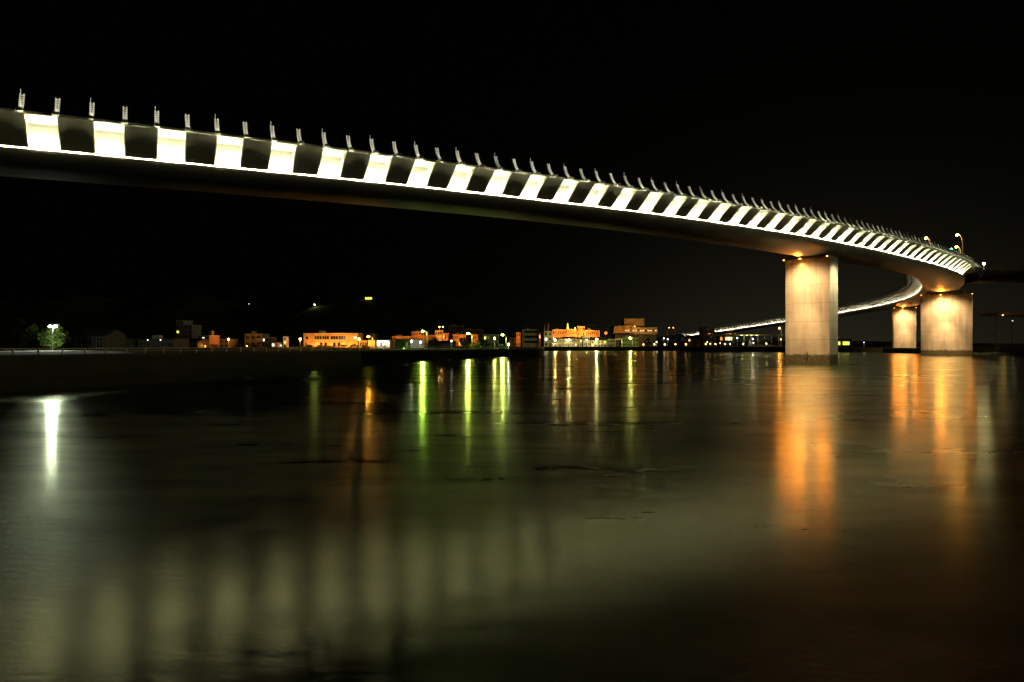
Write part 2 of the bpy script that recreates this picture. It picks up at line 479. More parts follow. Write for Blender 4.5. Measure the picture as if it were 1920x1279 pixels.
# ------------------------------------------------------------------ piers
BULB_O = emis('sodium_bulb', (1.0, .33, .04), 22)
BULB_W = emis('warm_bulb', (1.0, .75, .45), 30)
def pier(s, wide, thick, ztop, label, shift=0.0, lit=1.0, rot=0.0):
    x, y, z, th = at(s)
    c = P(s, shift, 0)
    t = thing('concrete_pier', label, 'bridge pier', (c.x, c.y, 0), th - math.pi / 2 + rot, 'piers under the bridge')
    # local frame: x = across the bridge (right), y = along travel; front face looks to -y
    w, d = wide / 2, thick / 2
    bm = bmesh.new(); box(bm, -w, w, -d, d, -2, ztop)
    bmesh.ops.bevel(bm, geom=[e for e in bm.edges if abs(e.verts[0].co.z - e.verts[1].co.z) > 5], offset=.06, segments=1, affect='EDGES')
    o = obj('pier_shaft', bm, PIERM, t)
    zb = z - belly_depth(s)                                 # belly of the girder
    for sg in (-1, 1):                            # bearing on a stepped plinth near each end
        bx = sg * min(w * .72, 4.6)
        bm = bmesh.new()
        box(bm, bx - .55, bx + .55, -.5, .5, ztop + .003, ztop + .22)
        tube(bm, [(bx, 0, ztop + .22), (bx, 0, ztop + .38), (bx, 0, ztop + .42), (bx, 0, ztop + .62)], [.42, .30, .20, .20], 12)
        tube(bm, [(bx, 0, ztop + .60), (bx * .93, 0, ztop + 1.05), (bx * .88, 0, ztop + 1.35)], [.24, .16, .12], 10)
        obj('bearing', bm, GALV, t)
    bm = bmesh.new()                              # saddle that carries the girder between the bearings
    prism(bm, [(-min(w, 5) * .8, zb + .35), (-1.1, ztop + .12), (1.1, ztop + .12), (min(w, 5) * .8, zb + .35), (1.0, zb + .1), (-1.0, zb + .1)], -.45, .45)
    obj('saddle', bm, GIRDER, t)
    bm = bmesh.new(); box(bm, -.05, .05, -d - .06, -d - .002, .9, 1.75); box(bm, -.16, .16, -d - .05, -d - .004, .95, 1.05); ball(bm, (0, -d - .06, 1.85), .09)
    obj('tide_gauge', bm, DARKM, t)
    for lx, ly, cent in ((-w * .22, -d, True), (-w + .12, -d, False), (w - .12, -d, False)):
        bm = bmesh.new()
        box(bm, lx - .16, lx + .16, ly - .62, ly - .003, ztop - .12, ztop - .04)
        box(bm, lx - .2, lx + .2, ly - .85, ly - .5, ztop - .04, ztop + .2)
        f = obj('floodlight', bm, DARKM, t)
        bm = bmesh.new(); ball(bm, (lx, ly - .70, ztop - .1), .16 if cent else .09, .7); obj('bulb', bm, BULB_O, f)
    if lit:
        lx = -w * .22
        for bx, kw in ((lx, .8), (-w + .5, .6 if wide < 9 else .15), (w - .5, .55 if wide < 9 else .15)):   # the fixtures also throw out over the river
            spot('river_beam', (bx, -d - 1.2, ztop - .5), (bx, -d - 11.2, ztop - 2.5), (1, .25, .015), 1150 * lit * kw, 66, t, .5, .8)
        k = lit
        # hot spot of the centre lamp, then two unseen spots added to even the face
        spot('flood_and_added_wash', (lx, -d - .75, ztop - .35), (lx, -d + .1, ztop - 3.2), (1, .48, .13), 330 * k, 84, t, .25, .22)
        spot('flood_and_added_wash', (lx * .4, -d - 4.4, ztop - .1), (0, -d - .2, 5.0), WARM, 8600 * k, 130, t, 1.0, .7)
        spot('flood_and_added_wash', (lx * .4, -d - 4.4, ztop - .2), (0, -d - .1, -.5), WARM, 17000 * k, 44, t, 1.0, .7)
        spot('uplight_beam', (lx, -d - 1.2, ztop - .6), (lx + .2, -d - 6.0, ztop + 3.6), (1, .24, .015), 3800 * k, 82, t, .8, .4)
        spot('side_beam', (w + 3.2, -.3, ztop + .1), (w - .3, 0, 3), (1, .82, .42), 5200 * k, 110, t, 1.0, .4)
        spot('side_beam', (-w - .8, 0, ztop - .1), (-w + .3, 0, 3), SODIUM, 2200 * k, 50, t, 1.0, .15)
    return t
pier(97.0, 6.9, 2.7, 16.1, 'nearest tall concrete pier, floodlit orange, dark weed band at its foot', lit=1.0)
pier(201.5, 11.6, 2.8, 16.3, 'widest concrete pier, under the far bend of the bridge at the junction', shift=1.0, lit=1.35, rot=0.0)
pier(286.0, 7.6, 2.8, 17.0, 'slim distant floodlit pier, with an orange-lit side, left of the widest pier', lit=1.3)
pier(512.0, 6.9, 2.7, 10.8, 'short unlit far pier, under the low end of the bridge above the far shore', lit=0)

# ------------------------------------------------------------------ water
WATER = bpy.data.materials.new('harbour_water'); WATER.use_nodes = True
t = WATER.node_tree; b = t.nodes['Principled BSDF']; L = t.links
b.inputs['Base Color'].default_value = (.004, .007, .004, 1)
b.inputs['IOR'].default_value = 1.33
b.inputs['Specular Tint'].default_value = (.86, 1.0, .64, 1)
tcn = t.nodes.new('ShaderNodeTexCoord')
def wn(scale, vec, detail=5, rot=0, rough=.55):
    mp = t.nodes.new('ShaderNodeMapping'); mp.inputs['Scale'].default_value = vec; mp.inputs['Rotation'].default_value = (0, 0, rot)
    n = t.nodes.new('ShaderNodeTexNoise'); n.inputs['Scale'].default_value = scale; n.inputs['Detail'].default_value = detail
    n.inputs['Roughness'].default_value = rough
    L.new(tcn.outputs['Object'], mp.inputs[0]); L.new(mp.outputs[0], n.inputs['Vector']); return n.outputs['Fac']
def wm(op, a, b_=None, c=None):
    n = t.nodes.new('ShaderNodeMath'); n.operation = op
    for i, v in enumerate((a, b_, c)):
        if v is None: continue
        if isinstance(v, (int, float)): n.inputs[i].default_value = v
        else: L.new(v, n.inputs[i])
    return n.outputs[0]
lane = wn(.035, (1, 2.2, 1), 4, .3)               # calm and ruffled lanes of current
far_ = t.nodes.new('ShaderNodeMapRange'); far_.inputs['From Min'].default_value = 45; far_.inputs['From Max'].default_value = 130
far_.inputs['To Min'].default_value = .145; far_.inputs['To Max'].default_value = .18   # sheltered, calmer water toward the town
sp = t.nodes.new('ShaderNodeSeparateXYZ'); L.new(tcn.outputs['Object'], sp.inputs[0]); L.new(sp.outputs[1], far_.inputs['Value'])
rough = wm('ADD', far_.outputs[0], wm('MULTIPLY', wm('SUBTRACT', lane, .5), .10))
# one strongly ruffled line running parallel to the left quay
across = wm('SUBTRACT', wm('MULTIPLY', wm('SUBTRACT', sp.outputs[0], -28.0), .90), wm('MULTIPLY', wm('SUBTRACT', sp.outputs[1], 38.0), .436))
across = wm('ADD', across, wm('MULTIPLY', wm('SUBTRACT', wn(.12, (1, 1, 1), 3), .5), 2.0))
lineM = wm('POWER', 2.718, wm('MULTIPLY', wm('MULTIPLY', across, across), -.11))
fade = t.nodes.new('ShaderNodeMapRange'); fade.inputs['From Min'].default_value = 34; fade.inputs['From Max'].default_value = 66
fade.inputs['To Min'].default_value = 1; fade.inputs['To Max'].default_value = 0; L.new(sp.outputs[1], fade.inputs['Value'])
lineM = wm('MULTIPLY', lineM, fade.outputs[0])
rough = wm('ADD', rough, wm('MULTIPLY', lineM, .62))
mott = wn(.11, (1, 2.6, 1), 6, .25, .6); mott2 = wn(.5, (1, 2.2, 1), 5, -.1, .6)
pale_band = t.nodes.new('ShaderNodeMix'); pale_band.data_type = 'RGBA'  # paler colour along the ruffled line
pale_band.inputs[6].default_value = (.004, .007, .004, 1); pale_band.inputs[7].default_value = (.62, .74, .60, 1)
L.new(wm('MULTIPLY', lineM, wm('MULTIPLY', wn(.9, (1, 1, 1), 4), 2.0)), pale_band.inputs['Factor']); L.new(pale_band.outputs[2], b.inputs['Base Color'])
L.new(rough, b.inputs['Roughness'])
h1 = wn(1.1, (1, 1.9, 1), 6, .15); h2 = wn(5.5, (1, 2.2, 1), 5, -.2)
hh_ = wm('ADD', wm('MULTIPLY', h1, .7), wm('MULTIPLY', h2, .34))
bp = t.nodes.new('ShaderNodeBump'); bp.inputs['Strength'].default_value = .2; bp.inputs['Distance'].default_value = .036
L.new(hh_, bp.inputs['Height']); L.new(bp.outputs[0], b.inputs['Normal'])
# short choppy facets over the smoother swell: a second, rougher lobe that comes and goes in patches
bq = t.nodes.new('ShaderNodeBump'); bq.inputs['Strength'].default_value = .5; bq.inputs['Distance'].default_value = .085
h3 = wn(2.6, (1, 2.6, 1), 7, .1, .65); L.new(h3, bq.inputs['Height']); L.new(bp.outputs[0], bq.inputs['Normal'])
mf = t.nodes.new('ShaderNodeMapRange'); mf.inputs['From Min'].default_value = .30; mf.inputs['From Max'].default_value = .70
mf.inputs['To Min'].default_value = .12; mf.inputs['To Max'].default_value = .58
L.new(wm('ADD', wm('MULTIPLY', mott, .82), wm('MULTIPLY', mott2, .18)), mf.inputs['Value'])
def lobe(rg, nrm):
    gl = t.nodes.new('ShaderNodeBsdfGlossy'); gl.distribution = 'BECKMANN'; gl.inputs['Color'].default_value = (.97, 1.0, .75, 1)
    if isinstance(rg, float): gl.inputs['Roughness'].default_value = rg
    else: L.new(rg, gl.inputs['Roughness'])
    L.new(nrm, gl.inputs['Normal'])
    df = t.nodes.new('ShaderNodeBsdfDiffuse'); L.new(pale_band.outputs[2], df.inputs['Color']); L.new(nrm, df.inputs['Normal'])
    fr = t.nodes.new('ShaderNodeFresnel'); fr.inputs['IOR'].default_value = 1.36
    m_ = t.nodes.new('ShaderNodeMixShader'); L.new(wm('MINIMUM', wm('MULTIPLY', fr.outputs[0], WGAIN), 1.0), m_.inputs[0])
    L.new(df.outputs[0], m_.inputs[1]); L.new(gl.outputs[0], m_.inputs[2]); return m_
WGAIN = 1.35
b = lobe(wm('MULTIPLY', rough, 1.18), bp.outputs[0]); b2_ = lobe(.32, bq.outputs[0])
ms = t.nodes.new('ShaderNodeMixShader'); L.new(mf.outputs[0], ms.inputs[0]); L.new(b.outputs[0], ms.inputs[1]); L.new(b2_.outputs[0], ms.inputs[2])
L.new(ms.outputs[0], t.nodes['Material Output'].inputs['Surface'])
bm = bmesh.new()
g = [bm.verts.new(p) for p in ((-1500, -300, 0), (1500, -300, 0), (1500, 3500, 0), (-1500, 3500, 0))]
bm.faces.new(g)
obj('water', bm, WATER, None, kind='structure')

# ------------------------------------------------------------------ land
GZ = 1.75
coast = [(-119, -90), (-47, 69), (7, 190), (15, 318), (60, 330), (100, 345), (148, 362), (140, 305), (128, 262), (150, 256), (190, 250), (230, 245)]
coast += [(600, 245), (1450, 245), (1450, 3400), (-1450, 3400), (-1450, -90)]
def slab(name, poly, z0, z1, m, kind=None):
    bm = bmesh.new()
    a = [bm.verts.new((x, y, z0)) for x, y in poly]; b_ = [bm.verts.new((x, y, z1)) for x, y in poly]
    f = bm.faces.new(b_); n = len(poly)
    for i in range(n): bm.faces.new((a[i], a[(i + 1) % n], b_[(i + 1) % n], b_[i]))
    bmesh.ops.triangulate(bm, faces=[f])
    return obj(name, bm, m, None, kind=kind)
slab('ground', coast, -2, GZ, GROUNDM, 'structure')
# hills behind the town
bm = bmesh.new()
def hill_h(x, y):
    r = max(0, min(1, (y - 620) / 520)); r = r * r * (3 - 2 * r)
    e = 95 + 40 * math.sin(x * .004 + 1.0) + 22 * math.sin(x * .011 + 2) + 9 * math.sin(x * .031 + y * .01) + 5 * math.sin(x * .083) * math.sin(x * .047 + 1)
    return GZ - .5 + r * e * max(.06, min(1.0, 1.0 - (x + 250) / 330))
nx, ny = 240, 30
gv = [[bm.verts.new((-1440 + 2880 * i / nx, 615 + 700 * j / ny, hill_h(-1440 + 2880 * i / nx, 615 + 700 * j / ny))) for j in range(ny + 1)] for i in range(nx + 1)]
for i in range(nx):
    for j in range(ny): bm.faces.new((gv[i][j], gv[i + 1][j], gv[i + 1][j + 1], gv[i][j + 1]))
obj('hills', bm, HILLM, None, smooth=True, kind='structure')

def quay_wall(a, b, label, w=.7, top=.22, bottom=-1.0):
    a, b = Vector((*a, 0)), Vector((*b, 0)); d = b - a; n = d.length
    t_ = thing('quay_wall', label, 'quay wall', a, math.atan2(d.y, d.x))
    bm = bmesh.new(); box(bm, 0, n, -.25, -.02, bottom, GZ - .12)
    obj('wall_face', bm, WALL_DARK, t_)
    bm = bmesh.new(); box(bm, 0, n, -.38, w, GZ - .118, GZ + top); obj('coping', bm, QUAYM, t_)
    return t_
quay_wall((-119, -90), (7, 190), 'long dark concrete quay wall below the railing on the left bank')
quay_wall((7.3, 190.6), (15, 317.5), 'dark quay wall running away from the camera to the right of the green lamps')
quay_wall((15.3, 318), (99.5, 344.8), 'far quay wall, in front of the yellow-lit row of houses')
quay_wall((100, 345.2), (147, 361.6), 'far low quay wall under the low end of the bridge')

# guard rail on the left quay
qa, qb = Vector((-100, -47.8, GZ)), Vector((-2, 170, GZ)); qd = (qb - qa).normalized(); qn = Vector((-qd.y, qd.x, 0))
tr = thing('guard_rail', 'low pale steel guard rail along the edge of the left quay', 'guard rail', (0, 0, 0))
bm = bmesh.new(); a_, b2 = qa + qn * .9, qb + qn * .9
for dz in (.30, .62): tube(bm, [a_ + Vector((0, 0, dz + .2)), b2 + Vector((0, 0, dz + .2))], .06 if dz > .5 else .035, 6)
obj('rail', bm, GALV, tr)
nrail = int((b2 - a_).length / 2.4); cnt = 0
me = None
for i in range(nrail):
    p = a_ + (b2 - a_) * (i / nrail)
    if p.y < 45: continue
    if me is None:
        bm = bmesh.new(); box(bm, -.06, .06, -.06, .06, .0, .8); o = obj('post', bm, GALV, tr); me = o.data; o.location = p
    elif cnt < 99: o = inst('post', me, tr); o.location = p; cnt += 1

# ------------------------------------------------------------------ town materials
PLASTER = {
    'ochre': mat('ochre_render', (.48, .36, .22), .9, 0, (.6, .18)),
    'cream': mat('cream_render', (.55, .48, .34), .9, 0, (.6, .18)),
    'olive': mat('olive_render', (.34, .33, .20), .9, 0, (.6, .2)),
    'grey': mat('grey_render', (.30, .29, .26), .9, 0, (.6, .2)),
    'brick': mat('red_brown_render', (.40, .20, .12), .9, 0, (.6, .2)),
    'white': mat('white_render', (.7, .7, .66), .85, 0, (.6, .12)),
    'dark': mat('dark_cladding', (.07, .07, .06), .8, 0, (.6, .2)),
}
ROOFM = mat('dark_roof_tiles', (.06, .055, .05), .85, 0, (1.5, .3))
TRIM = mat('pale_trim', (.45, .42, .36), .8)
GLASS = mat('dark_window_glass', (.015, .017, .018), .08, 0)
DOORM = mat('brown_door', (.10, .06, .04), .7)
LIT = {'warm': emis('lit_window_warm', (1.0, .62, .25), 1.6), 'white': emis('lit_window_white', (1.0, .95, .8), 2.2),
       'green': emis('lit_window_green', (.75, 1.0, .12), 1.8), 'yellow': emis('lit_window_yellow', (.95, .95, .10), 1.6),
       'orange': emis('lit_window_orange', (1.0, .33, .06), 1.2)}

WIN_RND = random.Random(5)
def building(name, label, cat, x0, x1, ytop, D, mt, roof='flat', cols=3, rows=2, lit=None, depth=9, zb=GZ, group=None, win=True, door=True, yaw=0.0, extra=None, wsize=(.55, .5)):
    """front face toward the water; px columns x0..x1 and roof line ytop fix its real width and height at distance D"""
    X0, zt = XZ(x0, ytop, D); X1, _ = XZ(x1, ytop, D)
    W = X1 - X0; H = max(2.6, zt - zb)
    t = thing(name, label, cat, ((X0 + X1) / 2, D, zb), yaw, group)
    w = W / 2
    rh = 0
    if roof == 'gable': rh = min(H * .35, W * .22, 2.4)
    Hw = H - rh
    bm = bmesh.new(); box(bm, -w, w, 0, depth, 0, Hw); obj('wall', bm, PLASTER[mt], t)
    bm = bmesh.new()
    if roof == 'gable':
        prism(bm, [(-.35, Hw + .003), (depth + .35, Hw + .003), (depth / 2, Hw + rh)], -w - .4, w + .4)
        for v in bm.verts: v.co = Vector((v.co.y, v.co.x, v.co.z))
        obj('roof', bm, ROOFM, t)
    else:
        box(bm, -w - .12, w + .12, -.12, depth + .12, Hw + .003, Hw + .28)
        r = obj('roof', bm, TRIM if mt not in ('dark',) else PLASTER['dark'], t)
        if W > 6:
            bm = bmesh.new(); box(bm, -w * .5, -w * .5 + min(2.2, W * .2), depth * .3, depth * .3 + 2, Hw + .285, Hw + .285 + 1.0); obj('roof_unit', bm, TRIM, r)
    if win:
        ch = Hw / rows; cw = W / cols
        for r_ in range(rows):
            for c in range(cols):
                ground = (r_ == 0)
                if ground and door and c == cols // 2:
                    bm = bmesh.new(); box(bm, -w + cw * (c + .5) - min(.55, cw * .3), -w + cw * (c + .5) + min(.55, cw * .3), -.06, -.003, .02, min(2.1, ch * .8)); obj('door', bm, DOORM, t)
                    continue
                ww, wh = cw * wsize[0], ch * wsize[1]
                cx, cz = -w + cw * (c + .5), ch * (r_ + .52)
                bm = bmesh.new()
                f = .07
                for bx in ((cx - ww / 2 - f, cx - ww / 2, cz - wh / 2 - f, cz + wh / 2 + f), (cx + ww / 2, cx + ww / 2 + f, cz - wh / 2 - f, cz + wh / 2 + f),
                           (cx - ww / 2, cx + ww / 2, cz - wh / 2 - f, cz - wh / 2), (cx - ww / 2, cx + ww / 2, cz + wh / 2, cz + wh / 2 + f),
                           (cx - .03, cx + .03, cz - wh / 2, cz + wh / 2)):
                    box(bm, bx[0], bx[1], -.08, -.003, bx[2], bx[3])
                wo_ = obj('window', bm, TRIM, t)
                bm = bmesh.new(); box(bm, cx - ww / 2, cx + ww / 2, -.04, -.004, cz - wh / 2, cz + wh / 2)
                lt = lit.get((r_, c)) if lit else None
                if lt is None and D < 460 and mt != 'dark' and WIN_RND.random() < .05: lt = WIN_RND.choice(['warm', 'white', 'warm', 'yellow'])
                obj('pane', bm, LIT[lt] if lt else GLASS, wo_)
    return t

def lamp(name, label, px, py, D, style, col, watt, em=40, base=GZ, arm=1.6, r=.28, group=None, side=-1, cat='street lamp', reach=None):
    """head at pixel px,py at distance D; style: arm (curved pole), top (head on a straight post), wall (bracket)"""
    X, z = XZ(px, py, D)
    hh = z - base
    bulb = emis('lamp_glow', col, em)
    if style == 'arm':
        t = thing(name, label, cat, (X - side * arm, D, base), 0, group)
        sx_ = side * arm
        bm = bmesh.new(); pts = [(0, 0, 0), (0, 0, hh * .8)]
        for i in range(1, 7):
            a = math.pi / 2 * i / 6
            pts.append((sx_ * .85 * (1 - math.cos(a)), 0, hh * .8 + (hh * .2 + .12) * math.sin(a)))
        tube(bm, pts, [.09] * 2 + [.06] * 6, 8); obj('pole', bm, GALV, t)
        bm = bmesh.new(); box(bm, min(sx_ * .7, sx_ * 1.25), max(sx_ * .7, sx_ * 1.25), -.17, .17, hh + .06, hh + .24); obj('lamp_head', bm, GALV, t)
        bm = bmesh.new(); ball(bm, (sx_, 0, hh), r, .75); obj('bulb', bm, bulb, t)
        point('lamp_light', (sx_, -.1, hh - r - .08), col, watt, t, .12)
    elif style == 'top':
        t = thing(name, label, cat, (X, D, base), 0, group)
        bm = bmesh.new(); tube(bm, [(0, 0, 0), (0, 0, max(.2, hh - r * .7))], [.08, .05], 8); tube(bm, [(0, 0, 0), (0, 0, .25)], .14, 8); obj('pole', bm, GALV, t)
        bm = bmesh.new(); ball(bm, (0, 0, hh), r); obj('bulb', bm, bulb, t)
        bm = bmesh.new(); tube(bm, [(0, 0, hh + r * .9), (0, 0, hh + r * 1.15)], [r * .8, r * .25], 10); obj('lamp_cap', bm, DARKM, t)
        point('lamp_light', (0, -r - .15, hh), col, watt, t, .12)
    elif style == 'flood':                        # shielded head on a post, thrown at the wall behind it
        t = thing(name, label, cat, (X, D, base), 0, group)
        bm = bmesh.new(); tube(bm, [(0, 0, 0), (0, 0, max(.2, hh - r))], [.08, .05], 8); obj('pole', bm, GALV, t)
        bm = bmesh.new(); box(bm, -.25, .25, -.20, .12, hh - .16, hh + .16); obj('lamp_head', bm, DARKM, t)
        bm = bmesh.new(); box(bm, -.2, .2, .123, .15, hh - .12, hh + .12); obj('bulb', bm, bulb, t)
        spot('lamp_light', (0, .2, hh), (0, 6, hh - 1.0 if hh > 3 else hh + 2.0), col, watt * 1.2, 160, t, .6, .1)
    else:
        t = thing(name, label, cat, (X, D, z), 0, group)
        bm = bmesh.new(); box(bm, -.1, .1, 0, .5, .05, .15); box(bm, -r, r, -.1, .18, .1, .22); obj('bracket', bm, DARKM, t)
        bm = bmesh.new(); ball(bm, (0, 0, 0), r, .7); obj('bulb', bm, bulb, t)
        point('lamp_light', (0, -r - .1, -.1), col, watt, t, .12)
    return t

YG = (.80, 1.0, .16); GRN = (.45, 1.0, .10); SOD = (1.0, .36, .05); AMB = (1.0, .62, .18); WHT = (1.0, .98, .9); YEL = (1.0, .85, .35)

# ------------------------------------------------------------------ left bank
lx_, lz_ = XZ(99, 612, 138)
t = thing('street_lamp', 'tall bright white double-headed quay lamp in front of the green tree', 'street lamp', (lx_, 138, GZ)); hh = lz_ - GZ
bm = bmesh.new(); tube(bm, [(0, 0, 0), (0, 0, .5)], .12, 8); tube(bm, [(0, 0, .4), (0, 0, hh + .35)], [.085, .06], 8); tube(bm, [(-.75, 0, hh + .3), (.75, 0, hh + .3)], .045, 6); obj('pole', bm, GALV, t)
for sg in (-1, 1):
    bm = bmesh.new(); box(bm, sg * .55 - .38, sg * .55 + .38, -.22, .22, hh + .16, hh + .30); h_ = obj('lamp_head', bm, GALV, t)
    bm = bmesh.new(); ball(bm, (sg * .55, 0, hh), .30, .7); obj('bulb', bm, emis('white_bulb', (.93, 1.0, .86), 260), h_)
spot('lamp_light', (0, -.35, hh - .45), (3.0, -8, hh - 8.9), (.88, 1.0, .80), 12000, 93, t, .06, .42)
spot('lamp_light', (0, .35, hh - .30), (-.5, 6, hh - 2.2), (.88, 1.0, .70), 2600, 92, t, .5, .2)
building('house', 'dark gabled house right of the white quay lamp and tree', 'house', 137, 197, 617, 172, 'dark', 'gable', 3, 2)
building('shed', 'low dark shed with two small white lights on its roof edge', 'shed', 258, 326, 641, 190, 'dark', 'flat', 5, 1)
building('tower_block', 'narrow grey tower block stepping down to the right on the left bank', 'building', 330, 344, 602, 300, 'grey', 'flat', 2, 6, door=False)
building('apartment_building', 'grey flat-roofed block attached to the right of the narrow tower', 'building', 345, 360, 610, 300, 'grey', 'flat', 2, 5)
building('warehouse', 'dark wide warehouse below the narrow grey tower', 'warehouse', 334, 370, 634, 240, 'dark', 'gable', 4, 1)
building('house', 'dark red-brown house with orange light along its ground floor', 'house', 371, 392, 630, 250, 'brick', 'flat', 3, 2, lit={(0, 0): 'orange', (1, 1): 'white'})
building('silo', 'slim brown tower, orange-lit, at the right end of the dark red-brown house', 'tower', 393.5, 397, 622, 255, 'brick', 'flat', 1, 3, depth=2, door=False)
building('house', 'small two-storey ochre house just left of the orange lamp on the left bank', 'house', 402, 429, 637, 265, 'ochre', 'flat', 3, 2)
building('apartment_building', 'orange-lit box-shaped building with three dark upper windows', 'building', 459, 490, 627, 270, 'ochre', 'flat', 3, 2)
building('house', 'dim olive house attached right of the box building with three windows', 'house', 491, 504, 633, 272, 'olive', 'flat', 2, 2, lit={(1, 0): 'white'})
building('garage', 'small round-topped olive garage with one white light', 'garage', 509, 522, 641, 260, 'olive', 'gable', 2, 1, lit={(0, 0): 'white'})
building('water_tower', 'tall narrow white-lit utility tower on the left bank', 'tower', 531, 538, 632, 262, 'white', 'flat', 1, 3, depth=2.2, door=False)
lamp('floodlight', 'small white floodlight shining on the narrow white utility tower', 527, 648, 258, 'top', WHT, 160, 12, r=.12, cat='floodlight')
lamp('street_lamp', 'orange street lamp beside the small two-storey ochre house', 428.5, 636, 255, 'top', SOD, 700, 50, r=.34)
lamp('bollard_light', 'low orange light at the left corner of the box building with three windows', 463, 649, 262, 'top', SOD, 420, 20, r=.16, cat='floodlight')
lamp('bollard_light', 'low orange light under the dark red-brown house', 385, 649, 244, 'top', SOD, 240, 16, r=.15, cat='floodlight')
lamp('wall_lamp', 'tiny white light, left of the two on the low dark shed', 277, 637.6, 188, 'wall', WHT, 4, 12, r=.11, cat='lamp')
lamp('wall_lamp', 'tiny white light, right of the two on the low dark shed', 301, 637.6, 188, 'wall', WHT, 4, 12, r=.11, cat='lamp')
building('kiosk', 'dark kiosk with two lit yellowish windows between the gabled house and shed', 'kiosk', 208, 234, 643, 185, 'dark', 'flat', 4, 1, lit={(0, 0): 'warm', (0, 3): 'warm'}, door=False, wsize=(.5, .3))

# the big orange-lit hall
bt = building('school_hall', 'long two-storey building glowing orange, with dark upper window bands', 'building', 569, 671, 626, 262, 'ochre', 'flat', 1, 1, win=False, door=False)
Xa, _ = XZ(569, 626, 262); Xb_, zt_ = XZ(671, 626, 262); HB = zt_ - GZ; Xc = (Xa + Xb_) / 2
def pxl(px): return XZ(px, 0, 262)[0] - Xc
for a, b2 in ((589.5, 603.5), (604.2, 617), (620, 634), (635, 648.5)):
    bm = bmesh.new()
    x0_, x1_ = pxl(a), pxl(b2)
    box(bm, x0_, x1_, -.05, -.003, HB * .60, HB * .84)
    f = obj('window', bm, GLASS, bt)
    bm = bmesh.new()
    for q in range(4): box(bm, x0_ + (x1_ - x0_) * q / 3 - .05, x0_ + (x1_ - x0_) * q / 3 + .05, -.09, -.052, HB * .60, HB * .84)
    box(bm, x0_ - .05, x1_ + .05, -.10, -.055, HB * .58, HB * .60 - .002)
    obj('frame', bm, TRIM, f)
for a in (588, 619, 649.5):
    bm = bmesh.new(); box(bm, pxl(a) - .22, pxl(a) + .22, -.22, -.003, 0, HB - .01); obj('pilaster', bm, PLASTER['ochre'], bt)
bm = bmesh.new(); box(bm, pxl(589), pxl(649), -.16, -.004, HB * .50, HB * .56); obj('sill_band', bm, TRIM, bt)
bm = bmesh.new(); box(bm, pxl(573.5), pxl(578), -.06, -.003, HB * .62, HB * .80); obj('window', bm, GLASS, bt)
bm = bmesh.new(); box(bm, pxl(572), pxl(576), -.06, -.003, .05, HB * .33); obj('door', bm, DOORM, bt)
for q in range(7):
    a = 592 + q * 8.2
    bm = bmesh.new(); box(bm, pxl(a), pxl(a + 4.6), -.05, -.003, HB * .12, HB * .38); obj('window', bm, GLASS if q % 3 else LIT['orange'], bt)
bm = bmesh.new(); box(bm, pxl(663.5), pxl(668), -.06, -.003, HB * .66, HB * .78); obj('window', bm, LIT['white'], bt)
lamp('street_lamp', 'orange street lamp at the left end of the long orange hall', 563, 636, 256, 'top', SOD, 4000, 60, r=.40)
lamp('street_lamp', 'orange street lamp at the right end of the long orange hall', 673.5, 636, 256, 'top', SOD, 4000, 60, r=.40)
lamp('street_lamp', 'brightest orange street lamp, tall, right of the long orange hall', 690.5, 631, 250, 'arm', SOD, 5000, 90, r=.42, side=-1)
for i, (a, lb) in enumerate(((580, 'first from left'), (598, 'second from left'), (617, 'third from left'), (636, 'fourth from left'), (657, 'fifth from left'))):  # hidden ground lights added to brighten the hall front
    lamp('ground_light', 'added low orange ground light, %s, brightening the long orange hall' % lb, a, 652.0, 258.5, 'flood', SOD, 1300 if i < 4 else 2200, 20, r=.12, cat='ground light', group='added ground lights in front of the orange hall')
building('annex', 'low orange-lit annex wall right of the long hall', 'annex', 674, 688, 647, 262, 'cream', 'flat', 3, 1)
building('fence_wall', 'pale orange-lit garden wall below the brightest orange lamp', 'wall', 690, 703, 646, 256, 'cream', 'flat', 2, 1, depth=1.2, win=False)

# shop with a cluster of white bulbs
building('shop', 'small dark shop with a cluster of white bulbs over its front', 'shop', 706, 731, 640, 246, 'cream', 'flat', 4, 1, lit={(0, 0): 'white', (0, 3): 'orange'})
for i, (a, b2, lb) in enumerate(((709, 641, 'leftmost'), (716, 640, 'second from left'), (722, 641, 'third from left'), (727, 641.5, 'rightmost'), (721, 645, 'lowest'))):
    lamp('shop_bulb', '%s white bulb in the cluster over the small dark shop' % lb, a, b2, 244.5, 'wall', WHT, 90, 45, r=.24, cat='lamp', group='white bulbs on the shop front')
building('pavilion', 'dark pavilion with a narrow green-lit panel at its right end', 'pavilion', 740, 764, 640, 200, 'dark', 'flat', 1, 1, win=False, door=False, depth=6)
p_, _ = XZ(762, 0, 198.8)
t = thing('green_panel', 'narrow yellow-green lit panel at the right end of the dark pavilion', 'panel', (p_, 199.6, GZ)); bm = bmesh.new(); box(bm, -.33, .33, -.1, .1, .0, 1.9); obj('panel_face', bm, PLASTER['white'], t)
bm = bmesh.new(); box(bm, -.4, .4, -.14, .14, 1.905, 2.0); obj('panel_cap', bm, DARKM, t)
lamp('ground_light', 'low green ground light before the dark pavilion', 757, 652.5, 197.5, 'top', GRN, 60, 10, r=.08, cat='ground light')
building('fence_wall', 'white-lit garden wall behind two small white lamps, right of the pavilion', 'wall', 766, 795, 641, 225, 'white', 'flat', 3, 1, depth=1, win=False, door=False)
lamp('street_lamp', 'small white lamp, left of the two before the white garden wall', 771.5, 640, 219, 'top', WHT, 190, 60, r=.28)
lamp('street_lamp', 'small white lamp, right of the two before the white garden wall', 788.5, 641.5, 219, 'top', WHT, 150, 50, r=.24)

